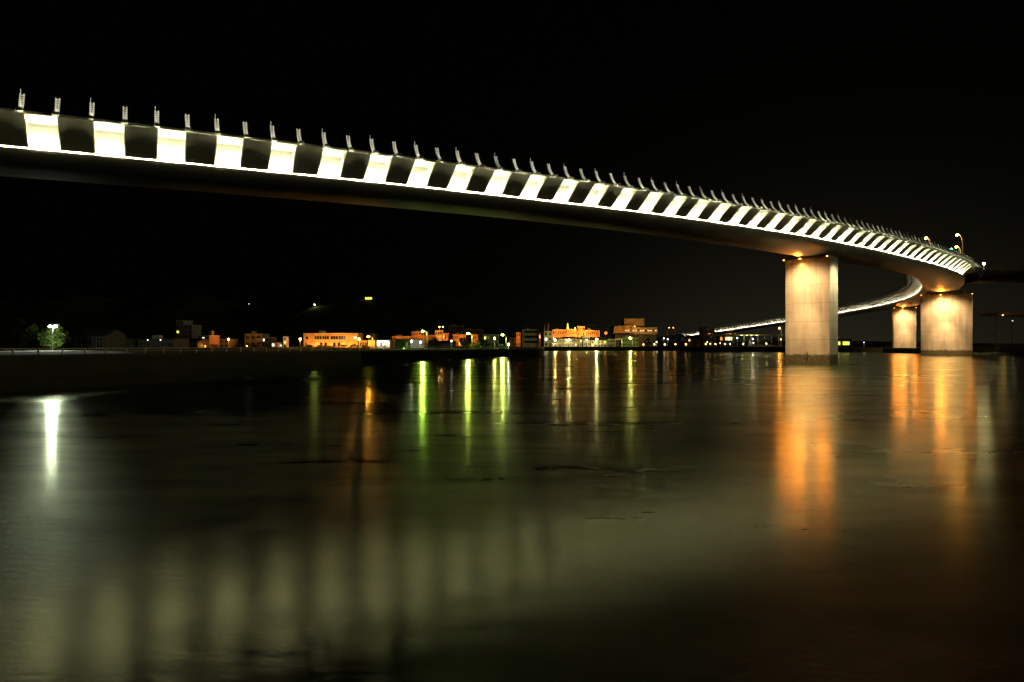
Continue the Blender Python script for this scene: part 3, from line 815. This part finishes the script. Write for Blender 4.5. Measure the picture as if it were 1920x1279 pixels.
# tall green-yellow quay lamps
lamp('street_lamp', 'tall green-yellow quay lamp, leftmost of the tall ones, with the longest green reflection', 792.5, 621, 165, 'arm', (.55, 1.0, .10), 1500, 70, r=.30, side=-1, arm=1.1)
lamp('street_lamp', 'tall yellow-green quay lamp just left of the bright green bush', 877.5, 625, 182, 'arm', YG, 1700, 70, r=.32, side=-1, arm=1.1)
lamp('street_lamp', 'tall yellow-green quay lamp nearest the corner of the left quay', 942, 628, 197, 'arm', YG, 1600, 70, r=.32, side=-1, arm=1.1)
lamp('street_lamp', 'shorter yellow quay lamp left of the lamp at the quay corner', 927.5, 634.5, 205, 'top', (.95, 1.0, .25), 500, 50, r=.26)
lamp('street_lamp', 'small white lamp midway along the left quay, under the low orange sheds', 846.5, 639.5, 222, 'top', WHT, 50, 16, r=.26)
lamp('street_lamp', 'low white lamp at the foot of the quay-corner lamp', 953.5, 645.5, 203, 'top', WHT, 220, 55, r=.26)
building('shed', 'low dark shed behind the small white lamp midway along the left quay', 'shed', 800, 850, 641, 235, 'dark', 'gable', 5, 1)

# sheds and blocks behind, catching orange light
def back(label, x0, x1, yt, D, m, cols=3, rows=2, w=250, roof='flat', name='building', lit=None, lampx=None, col=SOD, win=True, cat='building', depth=9):
    b_ = building(name, label, cat, x0, x1, yt, D, m, roof, cols, rows, lit=lit, win=win, depth=depth, door=False)
    if w:                                         # sodium lamps added before each block to light its front
        for q, lx in enumerate(lampx or [(x0 + x1) / 2]):
            nm_ = label.split(',')[0].replace('left of the second tall green lamp', '').replace('right of the second tall green lamp', '').strip()
            pre = '' if not lampx or len(lampx) < 2 else ['left ', 'right '][q]
            lamp('floodlight', pre + 'added orange floodlight before the %s' % nm_, lx, yt + (9 if q == 0 else 8), D - 5.5, 'flood', col, w, 2.5, r=.10, cat='floodlight')
    return b_
back('long low brick shed behind the dark pavilion', 735, 770, 631, 380, 'brick', 8, 2, 900, name='shed', lampx=[742, 760])
back('brick shed behind the tall green lamp', 770.5, 799, 622.5, 375, 'brick', 6, 3, 1500)
back('low brick block just left of the twin-lit block', 800, 815, 629, 372, 'brick', 4, 2, 700)
back('square brick block under the twin roof lamps', 816, 829, 620, 380, 'ochre', 3, 3, 1500)
back('short red-brown block by the twin-lit block', 830, 841, 625.5, 382, 'brick', 3, 2, 900)
back('long low red-lit shed left of the second tall green lamp', 849, 874, 628, 378, 'brick', 7, 2, 1000, name='shed', lampx=[856, 868])
back('red-lit gabled house right of the second tall green lamp', 886, 896, 624, 376, 'brick', 3, 2, 1100, roof='gable', name='house', cat='house')
back('wide pale dim block behind the long low red-lit shed', 840, 868, 611, 470, 'grey', 6, 5, 0)
back('lower pale dim wing right of the wide pale block', 869, 905, 618, 465, 'grey', 8, 4, 0)
back('olive two-storey house left of the short yellow quay lamp', 906, 935, 628, 240, 'olive', 4, 2, 0)
lamp('rooftop_lamp', 'left of the twin warm lamps high above the square brick block', 824, 613, 384, 'top', AMB, 120, 14, r=.36, cat='lamp', group='twin lamps over the brick block')
lamp('rooftop_lamp', 'right of the twin warm lamps high above the square brick block', 830.5, 613, 384, 'top', AMB, 120, 14, r=.36, cat='lamp', group='twin lamps over the brick block')
back('dim brown house behind the quay-corner lamp', 955, 967, 634, 395, 'brick', 3, 2, 0)

# ------------------------------------------------------------------ far shore
back('narrow red-lit house left of the balconied building', 968, 976, 624, 400, 'brick', 2, 3, 1500)
# balconied three-storey building
bt = building('apartment_building', 'olive three-storey building with long dark balconies', 'building', 979, 1010, 619, 345, 'olive', 'flat', 1, 1, win=False, door=False)
Xa = XZ(979, 0, 345)[0]; Xe = XZ(1010, 0, 345)[0]; wB = (Xe - Xa) / 2; HB = XZ(0, 619, 345)[1] - GZ
for q in range(3):
    z0_ = HB * (.16 + .30 * q)
    bm = bmesh.new(); box(bm, -wB + 1.1, wB - .7, -.06, -.003, z0_ + .25, z0_ + HB * .2); obj('window', bm, GLASS, bt)
    bm = bmesh.new(); box(bm, -wB + .6, wB, -1.1, -.004, z0_ - .12, z0_); b3 = obj('balcony', bm, PLASTER['olive'], bt)
    bm = bmesh.new(); box(bm, -wB + .6, wB, -1.1, -1.0, z0_ + .005, z0_ + .62); obj('railing', bm, PLASTER['olive'], b3)
back('small orange-lit block right of the balconied building', 1010.5, 1014, 626, 355, 'brick', 1, 2, 700)
building('house', 'tall olive house with narrow windows, left end of the yellow-lit row', 'house', 1020, 1035.5, 622, 338, 'olive', 'flat', 2, 3, lit={(1, 0): 'white'})
for (x0, x1, yt, lb, dd) in ((1026.3, 1029.3, 607.5, 'orange-lit slim chimney above the yellow-lit row', 395), (1020.5, 1022, 610, 'thin dim chimney left of the orange-lit one', 392)):
    X0, z0_ = XZ(x0, yt, dd); X1, _ = XZ(x1, yt, dd)
    t = thing('chimney', lb, 'chimney', ((X0 + X1) / 2, dd, GZ)); r_ = (X1 - X0) / 2
    bm = bmesh.new(); tube(bm, [(0, 0, 0), (0, 0, z0_ - GZ)], [r_ * 1.15, r_], 14); o = obj('stack', bm, PLASTER['brick'] if dd == 395 else PLASTER['grey'], t, smooth=True)
    bm = bmesh.new(); tube(bm, [(0, 0, z0_ - GZ), (0, 0, z0_ - GZ + .25)], r_ * 1.2, 14); obj('rim', bm, DARKM, t)
back('wide red-lit block behind the yellow-lit row', 1036, 1062, 619, 390, 'brick', 6, 3, 1800, lampx=[1042, 1056])
back('orange block with raised right part, centre of the town', 1063, 1082, 618, 388, 'brick', 4, 3, 2400, lampx=[1067, 1078])
back('tallest orange-lit block in the centre of the town', 1083, 1096.5, 612.5, 389, 'brick', 3, 4, 2600, lampx=[1086, 1093])
back('long orange-lit block right of the tallest orange one', 1097, 1124, 620, 387, 'brick', 7, 3, 2200, lampx=[1102, 1115])
back('dim grey block behind the long orange-lit one', 1100, 1118, 611, 450, 'grey', 5, 5, 0)
# lit spire
X0, z0_ = XZ(1064.5, 606, 420)
t = thing('spire', 'slender yellow-green lit spire over the centre of the town', 'spire', (X0, 420, GZ))
bm = bmesh.new(); box(bm, -1.5, 1.5, -1.5, 1.5, 0, z0_ - GZ - 4.4); obj('tower', bm, PLASTER['olive'], t)
bm = bmesh.new(); tube(bm, [(0, 0, z0_ - GZ - 4.4), (0, 0, z0_ - GZ - 3.2), (0, 0, z0_ - GZ)], [1.3, .62, .2], 8); obj('spire_cone', bm, LIT['yellow'], t)
t = lamp('rooftop_lamp', 'yellow-green light on a roof just right of the lit spire', 1078.5, 615.6, 400, 'top', (.9, 1, .2), 60, 7, r=.35, cat='lamp')
# the yellow-lit row on the water front
row = [(1036, 1046, 637, 'cream', 'gable', 'small gabled cream house behind the leftmost yellow lamp of the front row'),
       (1047, 1056, 633.5, 'olive', 'gable', 'narrow olive gabled house between the first two yellow lamps of the front row'),
       (1057, 1076, 631, 'cream', 'gable', 'wide cream house behind the second yellow lamp of the front row'),
       (1077, 1091.5, 632.5, 'olive', 'gable', 'dim olive house with a pale ground floor, middle of the front row'),
       (1093, 1106, 631, 'cream', 'flat', 'square cream house with a small wall lamp in the front row'),
       (1108, 1137.5, 632, 'cream', 'gable', 'widest cream house, behind the third yellow lamp of the front row'),
       (1139, 1152, 637, 'olive', 'flat', 'low olive block at the right end of the front row')]
for i, (x0, x1, yt, m_, rf, lb) in enumerate(row):
    building('house', lb, 'house', x0, x1, yt, 336, m_, rf, 3 if x1 - x0 < 16 else 5, 2, lit={(0, 0): 'warm'} if i in (0, 3, 5) else None)
lamp('street_lamp', 'yellow-white lamp, first of the bright four on the far quay', 1041, 637.5, 329, 'arm', YEL, 1300, 75, r=.46, side=-1, arm=.9)
lamp('street_lamp', 'yellow-white lamp, second of the bright four on the far quay', 1067, 637.5, 330, 'arm', YEL, 1500, 80, r=.48, side=-1, arm=.9)
lamp('street_lamp', 'yellow-white lamp, third of the bright four on the far quay', 1118.5, 636, 331, 'arm', YEL, 1500, 85, r=.50, side=-1, arm=.9)
lamp('street_lamp', 'yellow-green lamp, fourth of the bright four on the far quay, before the pavilion roof', 1182, 634, 336, 'arm', (.88, 1.0, .22), 2400, 90, r=.52, side=-1, arm=.9)
lamp('wall_lamp', 'small yellow wall lamp on the square cream house', 1100, 637, 334.5, 'wall', YEL, 60, 20, r=.2, cat='lamp')
for i, (a, b2, lb) in enumerate(((1037, 643.5, 'left'), (1044, 643.5, 'right'))):
    X0, z0_ = XZ(a, b2, 332)
    t = thing('parasol', '%s pale parasol in front of the small gabled cream house' % lb, 'parasol', (X0, 332, GZ), 0, 'pale parasols on the far quay')
    bm = bmesh.new(); tube(bm, [(0, 0, 0), (0, 0, z0_ - GZ)], .03, 6); obj('pole', bm, GALV, t)
    bm = bmesh.new(); tube(bm, [(0, 0, z0_ - GZ - .35), (0, 0, z0_ - GZ)], [1.0, .05], 10); obj('canopy', bm, PLASTER['white'], t)
lamp('sign_lamp', 'orange-red lit sign high at the right end of the orange blocks', 1136, 624.5, 385, 'top', (1, .28, .05), 15, 1.3, r=.9, cat='sign')

# large hospital-like building on a dark podium
D_ = 470
X0, _ = XZ(1151, 0, D_); X1, _ = XZ(1188, 0, D_); X2, _ = XZ(1233, 0, D_); U0, _ = XZ(1172, 0, D_); U1, _ = XZ(1210, 0, D_)
bt = thing('civic_building', 'large brown building with raised upper block on a dark podium', 'building', ((X0 + X2) / 2, D_, GZ))
cx = (X0 + X2) / 2
zl = lambda y: XZ(0, y, D_)[1] - GZ
bm = bmesh.new(); box(bm, X0 + 1 - cx, X2 - 1 - cx, .8, 18, 0, zl(627)); obj('podium', bm, PLASTER['dark'], bt)
bm = bmesh.new(); box(bm, X0 - cx, X1 - cx, -.2, 17, zl(624.5), zl(611)); obj('left_wing', bm, PLASTER['ochre'], bt)
bm = bmesh.new(); box(bm, X1 + .01 - cx, X2 - cx, 0, 16, zl(626.8), zl(613.5)); obj('right_wing', bm, PLASTER['ochre'], bt)
bm = bmesh.new(); box(bm, U0 - cx, U1 - cx, 3, 15, zl(610.8), zl(597)); obj('upper_block', bm, PLASTER['ochre'], bt)
for q in range(13):
    xx = X0 + 8 + q * 1.72 - cx
    bm = bmesh.new(); box(bm, xx, xx + .9, -.32, -.215 if xx < X1 - cx else -.004, zl(621), zl(619)); obj('window', bm, LIT['warm'] if q % 3 != 2 else GLASS, bt)
for q in range(2):
    bm = bmesh.new(); box(bm, [3.5, 8.5][q] + X0 + 3 - cx, [4.3, 9.3][q] + X0 + 3 - cx, -.3, -.205, zl(617), zl(613)); obj('window', bm, GLASS, bt)
lamp('street_lamp', 'faint orange lamp before the left wing of the large brown building', 1158, 628, D_ - 12, 'flood', SOD, 2600, 2.5, r=.12)
lamp('street_lamp', 'faint orange lamp before the right wing of the large brown building', 1212, 629, D_ - 14, 'flood', AMB, 2600, 2.5, r=.12)
lamp('rooftop_lamp', 'faint orange rooftop lamp lighting the raised upper block', 1190, 612, D_ - 3, 'top', SOD, 700, 2.5, base=GZ + zl(613.5), r=.12, cat='lamp')
# pavilion roof on posts
X0, z0_ = XZ(1159.5, 635.5, 345)
t = thing('shelter', 'open shelter with a pale canopy roof on thin posts by the far quay', 'shelter', (X0, 345, GZ))
bm = bmesh.new(); prism(bm, [(-2.4, z0_ - GZ - .35), (2.4, z0_ - GZ - .35), (1.2, z0_ - GZ), (-1.2, z0_ - GZ)], -1.5, 1.5); obj('canopy', bm, PLASTER['white'], t)
for sx_, sy_ in ((-1.8, -1.2), (1.8, -1.2), (-1.8, 1.2), (1.8, 1.2)):
    bm = bmesh.new(); tube(bm, [(sx_, sy_, 0), (sx_, sy_, z0_ - GZ - .352)], .07, 6); obj('post', bm, GALV, t)
building('house', 'low glass-fronted olive house behind the fourth bright far-quay lamp', 'house', 1167, 1197, 634, 352, 'olive', 'flat', 6, 2)

# twin curved orange lamps
lamp('street_lamp', 'left of two tall curved orange lamps, arm bending right', 1254.5, 614.5, 430, 'arm', SOD, 90, 16, r=.30, side=1, arm=1.0, group='two tall curved orange lamps')
lamp('street_lamp', 'right of two tall curved orange lamps, arm bending left', 1262.5, 614.5, 430, 'arm', SOD, 90, 16, r=.30, side=-1, arm=1.0, group='two tall curved orange lamps')
for i, (a, b2, lb) in enumerate(((1245, 634.5, 'left'), (1252, 636, 'right'))):
    lamp('street_lamp', '%s of two small white lamps below the curved orange lamps' % lb, a, b2, 380, 'top', WHT, 20, 8, r=.28)
lamp('street_lamp', 'small white lamp low behind the second promenade light', 1231, 641.5, 350, 'top', WHT, 20, 8, r=.26)

# promenade lights
ords = ['first', 'second', 'third', 'fourth', 'fifth', 'sixth', 'seventh', 'eighth', 'ninth', 'tenth']
for i, (a, b2, e) in enumerate(((1206.5, 646, 30), (1227, 645.8, 40), (1246.5, 645.8, 40), (1266.5, 645.5, 34), (1286, 645.5, 44), (1323.3, 645.2, 26), (1331.8, 644.7, 16), (1341.5, 645.2, 34), (1359.3, 645.2, 34), (1393.5, 644.8, 44))):
    X0 = XZ(a, b2, 350)[0]
    D2 = 345 + max(0, (X0 - 70)) * .33 + 2
    lamp('promenade_light', 'low orange promenade light, %s from the left in the long row' % ords[i], a, b2, D2, 'top', (1, .5, .12), 8 * e / 30, e * .5, r=.30, cat='lamp', group='low orange promenade lights')
for a, b2, lb in ((1326, 641.5, 'dim bluish light just above the sixth promenade light'), (1350.5, 643.3, 'pale yellow light between the eighth and ninth promenade lights'), (1369, 645, 'tiny green-white light right of the ninth promenade light')):
    lamp('quay_lamp', lb, a, b2, 366, 'top', (.9, 1, .7), 20, 8, r=.20, cat='lamp')

# dark building that hides part of the far bridge, and the buildings beneath it
building('warehouse', 'dark square building standing in front of the far end of the bridge', 'building', 1318.5, 1339.5, 613.5, 400, 'dark', 'flat', 3, 4)
building('warehouse', 'dim brown low building at the far end of the bridge', 'building', 1290, 1317, 628.5, 405, 'brick', 'gable', 5, 2)
building('restaurant', 'dark building with a band of warm lit windows under the far bridge', 'restaurant', 1350, 1378, 630.5, 420, 'dark', 'flat', 6, 2,
         lit={(1, 0): 'orange', (1, 2): 'warm', (1, 3): 'white', (1, 4): 'warm'}, wsize=(.8, .62), door=False)
lamp('wall_lamp', 'bluish white lamp right of the warm lit windows under the far bridge', 1382, 634, 418, 'top', (.75, 1, .95), 60, 14, r=.30, cat='lamp')
# lower flat roof deck, lit yellow
X0, z0_ = XZ(1376, 628, 410); X1, _ = XZ(1466, 628, 410)
t = thing('terminal_canopy', 'long thin yellow-lit canopy roof below the far bridge', 'canopy', ((X0 + X1) / 2, 410, GZ)); w_ = (X1 - X0) / 2
bm = bmesh.new(); box(bm, -w_, w_, -3, 3, z0_ - GZ - .25, z0_ - GZ + .15); obj('roof', bm, PLASTER['cream'], t)
for q in range(7):
    bm = bmesh.new(); tube(bm, [(-w_ + 2 + q * (2 * w_ - 4) / 6, 0, 0), (-w_ + 2 + q * (2 * w_ - 4) / 6, 0, z0_ - GZ - .253)], .14, 8); obj('column', bm, GALV, t)
for q in range(4):
    bm = bmesh.new(); xx = XZ([1388, 1398, 1406, 1416][q], 0, 410)[0] - (X0 + X1) / 2
    box(bm, xx - .5, xx + .5, -2.6, -2.2, z0_ - GZ - .40, z0_ - GZ - .26); obj('lamp_strip', bm, emis('canopy_tube', (1, .95, .4), 6), t)
    point('canopy_light', (xx, -3.6, z0_ - GZ - .9), (1, .9, .3), 120, t)
bm = bmesh.new(); tube(bm, [(0, 0, 0), (0, 0, 1.2), (0, 0, 2.8), (0, 0, 4.2)], [1.3, 1.4, .9, .3], 14)
X0, _ = XZ(1406, 0, 395)
t = thing('tank', 'pale tapering tank with a pointed top, under the yellow-lit canopy', 'tank', (X0, 395, GZ)); obj('shell', bm, PLASTER['cream'], t, smooth=True)
bm = bmesh.new(); tube(bm, [(0, 0, 4.2), (0, 0, 4.7)], .08, 6); obj('vent', bm, DARKM, t)
lamp('street_lamp', 'small white lamp right of the pale tank', 1411.5, 635.3, 392, 'top', WHT, 260, 26, r=.26)
lamp('street_lamp', 'dimmer white lamp low beside the pale tank', 1412.5, 643, 385, 'top', WHT, 90, 16, r=.20)
lamp('street_lamp', 'small yellow lamp on the pale ramp near the nearest pier', 1437, 644.3, 372, 'top', (1, .95, .3), 220, 24, r=.24)
lamp('street_lamp', 'tall orange lamp just left of the nearest pier', 1461.5, 615.3, 340, 'arm', SOD, 900, 70, r=.42, side=-1, arm=.9, base=GZ)
lamp('street_lamp', 'small orange lamp low at the left edge of the nearest pier', 1464, 636.5, 350, 'top', SOD, 160, 30, r=.24)
X0, _ = XZ(1435, 0, 366)
t = thing('boat_ramp', 'pale sloping boat ramp on the far shore below the canopy', 'ramp', (X0, 372, GZ))
bm = bmesh.new(); prism(bm, [(-9, .01), (9, .01), (7, .9), (-5, .5)], -1, 4); obj('slope', bm, PLASTER['cream'], t)
bm = bmesh.new(); box(bm, -5, 7, 3.4, 3.6, .9, 1.3); obj('edge_curb', bm, QUAYM, t)

# seen between the piers: yellow strip of windows on the dark shore
building('ferry_office', 'dark waterfront office with a strip of yellow lit windows, right of the nearest pier', 'office', 1567, 1597, 636.5, 285, 'dark', 'flat', 7, 1,
         lit={(0, 0): 'yellow', (0, 1): 'yellow', (0, 3): 'yellow', (0, 4): 'yellow', (0, 5): 'yellow'}, wsize=(.86, .42), door=False)
lamp('quay_lamp', 'tiny dim white light on the dark shore between the two nearer piers', 1620, 642, 275, 'top', WHT, 6, 5, r=.14, cat='lamp')

# hillside lights
def hill_D(px, py):
    for i in range(0, 500):
        D2 = 640 + i
        x, z = XZ(px, py, D2)
        if hill_h(x, D2) >= z - 3.2: return D2
    return 1000
D2 = hill_D(691, 560); gx, gz_ = XZ(691, 560, D2)
building('house', 'isolated house with yellow lit windows high on the dark hill', 'house', 684.5, 697.5, 556.5, D2, 'olive', 'flat', 3, 1, lit={(0, 0): 'yellow', (0, 1): 'yellow', (0, 2): 'yellow'}, zb=gz_ - 2.4, door=False, wsize=(.86, .62), depth=6)
D2 = hill_D(590, 571); gx, gz_ = XZ(590, 571, D2)
lamp('street_lamp', 'lone yellow-green lamp on the hill, left of the isolated house', 590, 571.5, D2, 'top', (.85, 1, .2), 900, 30, base=gz_ - 3.2, r=.75)
D2 = hill_D(467, 570); gx, gz_ = XZ(467, 570, D2)
lamp('street_lamp', 'faint white light at the far left of the dark hill', 467, 570, D2, 'top', WHT, 30, 3, base=gz_ - 3, r=.5)

# ------------------------------------------------------------------ junction lamps on the bridge
def deck_lamp(label, px, py, D, side_, style='arm', col=SOD, w=600, em=110, r=.34, arm=1.3, deckz=20.7):
    return lamp('street_lamp', label, px, py, D, style, col, w, em, base=deckz, arm=arm, r=r, side=side_)
deck_lamp('orange bridge lamp rising over the screen posts, left of the traffic light', 1736, 446.5, 176, -1)
deck_lamp('highest orange bridge lamp above the junction', 1795, 440.5, 172, -1)
deck_lamp('lower orange bridge lamp behind the highest one, beside the green traffic light', 1793.5, 463, 196, -1)
deck_lamp('bright yellow-white lamp low on the dark branch at the far right', 1844.5, 494.5, 160, -1, 'top', (1, .85, .45), 120, 130, r=.24)
X0, z0_ = XZ(1786, 467, 168)
t = thing('traffic_light', 'green traffic light at the bridge junction', 'traffic light', (X0 + 1.6, 168, 20.7))
hz = z0_ - 20.7
bm = bmesh.new(); tube(bm, [(0, 0, 0), (0, 0, hz + .3)], .09, 8); tube(bm, [(0, 0, hz + .2), (-1.0, 0, hz + .25)], .05, 6); obj('pole', bm, GALV, t)
bm = bmesh.new(); box(bm, -2.1, -1.0, -.12, .12, hz - .2, hz + .22); hs = obj('signal_housing', bm, DARKM, t)
for q, (c_, e_) in enumerate((((.05, 1, .45), 90), ((.12, .10, .02), 0), ((.12, .02, .02), 0))):
    bm = bmesh.new(); ball(bm, (-1.6 - .34 + q * .36 + .0, -.13, hz), .15, 1, 10)
    obj('signal_lens', bm, emis('green_signal', c_, e_) if e_ else mat('unlit_signal', c_, .3), hs)
point('signal_glow', (-1.95, -.5, hz), (.05, 1, .45), 60, t, .1)

# ------------------------------------------------------------------ right bank
rb = [(133, 187), (150, 184), (260, 180), (420, 180), (420, 260), (133, 243)]
slab('right_quay_ground', rb, -1, 1.7, GROUNDM, 'structure')
t = thing('quay_wall', 'dark greenish concrete quay block at the right edge behind the widest pier', 'quay wall', (0, 0, 0))
bm = bmesh.new()
a = [(134.0, 186.6), (260, 179.6), (260, 183), (134.3, 190)]
v0 = [bm.verts.new((x, y, 1.71)) for x, y in a]; v1 = [bm.verts.new((x, y, 3.0)) for x, y in a]
bm.faces.new(v1); bm.faces.new(v0[::-1])
for i in range(4): bm.faces.new((v0[i], v0[(i + 1) % 4], v1[(i + 1) % 4], v1[i]))
obj('parapet_block', bm, QUAYM, t)
bm = bmesh.new(); tube(bm, [(134, 188, 3.05), (260, 181, 3.05)], .06, 6); obj('top_rail', bm, GALV, t)
for i, (a, b2, lb) in enumerate(((1862.5, 624.5, 'left'), (1871.5, 630, 'right'))):
    X0, z0_ = XZ(a, b2, 189)
    t = thing('globe_lamp', '%s of two unlit round lamps on leaning poles over the right quay' % lb, 'lamp', (X0 + [.6, 0][i], 189, 3.0), 0, 'unlit round lamps on the right quay')
    bm = bmesh.new(); tube(bm, [(0, 0, 0), (-[.35, 0][i], 0, (z0_ - 3) * .6), (-[.6, 0][i], 0, z0_ - 3)], .06, 6); obj('pole', bm, GALV, t)
    bm = bmesh.new(); ball(bm, (-[.6, 0][i], 0, z0_ - 3), .38); obj('globe', bm, PLASTER['white'], t, smooth=True)
X0, z0_ = XZ(1866, 584, 215); X1, z1_ = XZ(1990, 588, 215)
t = thing('pier_shed', 'dim brown flat roof edge over the right bank with a small orange lamp', 'building', (X0, 215, 1.7)); w_ = X1 - X0
bm = bmesh.new(); prism(bm, [(0, z0_ - 2.4), (2.5, z0_ - 1.9), (w_, z0_ - 1.9), (w_, z0_ - 3.1), (1.2, z0_ - 2.9)], 0, 8); obj('roof', bm, PLASTER['brick'], t)
for q in range(4):
    bm = bmesh.new(); tube(bm, [(3 + q * 5.5, 4, 0), (3 + q * 5.5, 4, z0_ - 3.15)], .14, 8); obj('column', bm, DARKM, t)
lamp('wall_lamp', 'small orange lamp under the dim roof edge on the right bank', 1880, 591, 212.5, 'wall', (1, .6, .2), 50, 3, r=.22, cat='lamp')
lamp('wall_lamp', 'tiny pale lamp below the small orange lamp on the right bank', 1898.5, 601.5, 212.5, 'wall', WHT, 6, 1.2, r=.2, cat='lamp')
# riprap boulders by the right quay
for i in range(9):
    bm = bmesh.new(); bmesh.ops.create_icosphere(bm, subdivisions=2, radius=1)
    r1 = random.uniform(.7, 1.5)
    for v in bm.verts: v.co = Vector((v.co.x * r1 * 1.4, v.co.y * r1, v.co.z * r1 * .7)) * (1 + .18 * math.sin(v.co.x * 5 + i) * math.cos(v.co.y * 4 + v.co.z * 3))
    o = obj('boulder', bm, QUAYM)
    o.location = (127 + i * 1.0 + random.uniform(-.3, .3), 185.5 - i * .05 + random.uniform(-.6, .6), .25)
    tag(o, 'dark boulder at the foot of the right quay, %s from the left' % ords[i], 'boulder', 'boulders below the right quay')

# ------------------------------------------------------------------ trees and shrubs
def tree(name, label, px, ytop, D, wpx, base=GZ, trunk=.25, n=900, m=None, col=True, group=None, cat='tree', seed=1, leafs=.22, squash=1.0, ragged=.5):
    rnd = random.Random(seed)
    X, zt = XZ(px, ytop, D); H = zt - base; R_ = wpx / F_PX * D / 2
    t = thing(name, label, cat, (X, D, base), rnd.uniform(0, 6), group)
    th_ = H * trunk
    bm = bmesh.new()
    if H > 2:
        tube(bm, [(0, 0, 0), (.05, .02, th_), (.0, .05, H * .6), (.02, 0, H * .85)], [H * .035, H * .026, H * .015, H * .005], 8)
        for q in range(6):
            a = q * 1.05 + rnd.random(); z0 = th_ + (H - th_) * rnd.uniform(.05, .5)
            tube(bm, [(0, 0, z0), (math.cos(a) * R_ * .4, math.sin(a) * R_ * .4, z0 + H * .10), (math.cos(a) * R_ * .75, math.sin(a) * R_ * .75, z0 + H * .2)], [H * .013, H * .008, H * .003], 5)
        obj('trunk', bm, BARK, t)
    bm = bmesh.new()
    cl = []
    for q in range(max(6, n // 45)):
        a = rnd.uniform(0, 2 * math.pi); f = rnd.random() ** .5; hz_ = rnd.random()
        rr = R_ * (1 - abs(hz_ - .38) * 1.15) * f
        cl.append((Vector((math.cos(a) * rr, math.sin(a) * rr, th_ * .9 + (H - th_) * (.04 + .92 * hz_))), rnd.uniform(.22, .42) * R_))
    for i in range(n):
        c, r_ = rnd.choice(cl)
        d = Vector((rnd.gauss(0, 1), rnd.gauss(0, 1), rnd.gauss(0, 1.0 * squash)))
        d = d.normalized() * r_ * rnd.random() ** .4
        p = c + d
        if p.z < .05: p.z = .05
        if p.z > H: p.z = H - rnd.random() * .2
        u = Vector((rnd.gauss(0, 1), rnd.gauss(0, 1), rnd.gauss(0, 1))).normalized(); w_ = u.orthogonal().normalized()
        s_ = leafs * rnd.uniform(.6, 1.3)
        vs = [bm.verts.new(p + u * s_), bm.verts.new(p + w_ * s_ * .5), bm.verts.new(p - u * s_), bm.verts.new(p - w_ * s_ * .5)]
        bm.faces.new(vs)
    me = bpy.data.meshes.new('crown'); bm.to_mesh(me); bm.free(); me.materials.append(m or LEAF)
    inst('crown' if H > 2 else 'foliage', me, t)
    return t
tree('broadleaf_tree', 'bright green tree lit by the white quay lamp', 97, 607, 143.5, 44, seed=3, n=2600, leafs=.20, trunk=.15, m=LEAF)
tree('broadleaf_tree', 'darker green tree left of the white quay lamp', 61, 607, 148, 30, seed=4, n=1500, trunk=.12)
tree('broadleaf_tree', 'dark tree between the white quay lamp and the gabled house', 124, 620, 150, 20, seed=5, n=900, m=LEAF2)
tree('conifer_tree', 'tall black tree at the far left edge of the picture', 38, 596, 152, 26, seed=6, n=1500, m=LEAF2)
tree('bush', 'bright green bush lit by the second tall green lamp', 896, 638.5, 188, 14, seed=8, n=900, leafs=.14, trunk=.05, cat='bush')
tree('bush', 'low yellow-green bush left of the bright green one', 885, 645, 186, 17, seed=9, n=800, leafs=.12, trunk=.05, cat='bush')
tree('bush', 'low yellow-green bush under the quay-corner lamp', 940, 645.5, 200, 16, seed=10, n=600, leafs=.12, trunk=.05, cat='bush')
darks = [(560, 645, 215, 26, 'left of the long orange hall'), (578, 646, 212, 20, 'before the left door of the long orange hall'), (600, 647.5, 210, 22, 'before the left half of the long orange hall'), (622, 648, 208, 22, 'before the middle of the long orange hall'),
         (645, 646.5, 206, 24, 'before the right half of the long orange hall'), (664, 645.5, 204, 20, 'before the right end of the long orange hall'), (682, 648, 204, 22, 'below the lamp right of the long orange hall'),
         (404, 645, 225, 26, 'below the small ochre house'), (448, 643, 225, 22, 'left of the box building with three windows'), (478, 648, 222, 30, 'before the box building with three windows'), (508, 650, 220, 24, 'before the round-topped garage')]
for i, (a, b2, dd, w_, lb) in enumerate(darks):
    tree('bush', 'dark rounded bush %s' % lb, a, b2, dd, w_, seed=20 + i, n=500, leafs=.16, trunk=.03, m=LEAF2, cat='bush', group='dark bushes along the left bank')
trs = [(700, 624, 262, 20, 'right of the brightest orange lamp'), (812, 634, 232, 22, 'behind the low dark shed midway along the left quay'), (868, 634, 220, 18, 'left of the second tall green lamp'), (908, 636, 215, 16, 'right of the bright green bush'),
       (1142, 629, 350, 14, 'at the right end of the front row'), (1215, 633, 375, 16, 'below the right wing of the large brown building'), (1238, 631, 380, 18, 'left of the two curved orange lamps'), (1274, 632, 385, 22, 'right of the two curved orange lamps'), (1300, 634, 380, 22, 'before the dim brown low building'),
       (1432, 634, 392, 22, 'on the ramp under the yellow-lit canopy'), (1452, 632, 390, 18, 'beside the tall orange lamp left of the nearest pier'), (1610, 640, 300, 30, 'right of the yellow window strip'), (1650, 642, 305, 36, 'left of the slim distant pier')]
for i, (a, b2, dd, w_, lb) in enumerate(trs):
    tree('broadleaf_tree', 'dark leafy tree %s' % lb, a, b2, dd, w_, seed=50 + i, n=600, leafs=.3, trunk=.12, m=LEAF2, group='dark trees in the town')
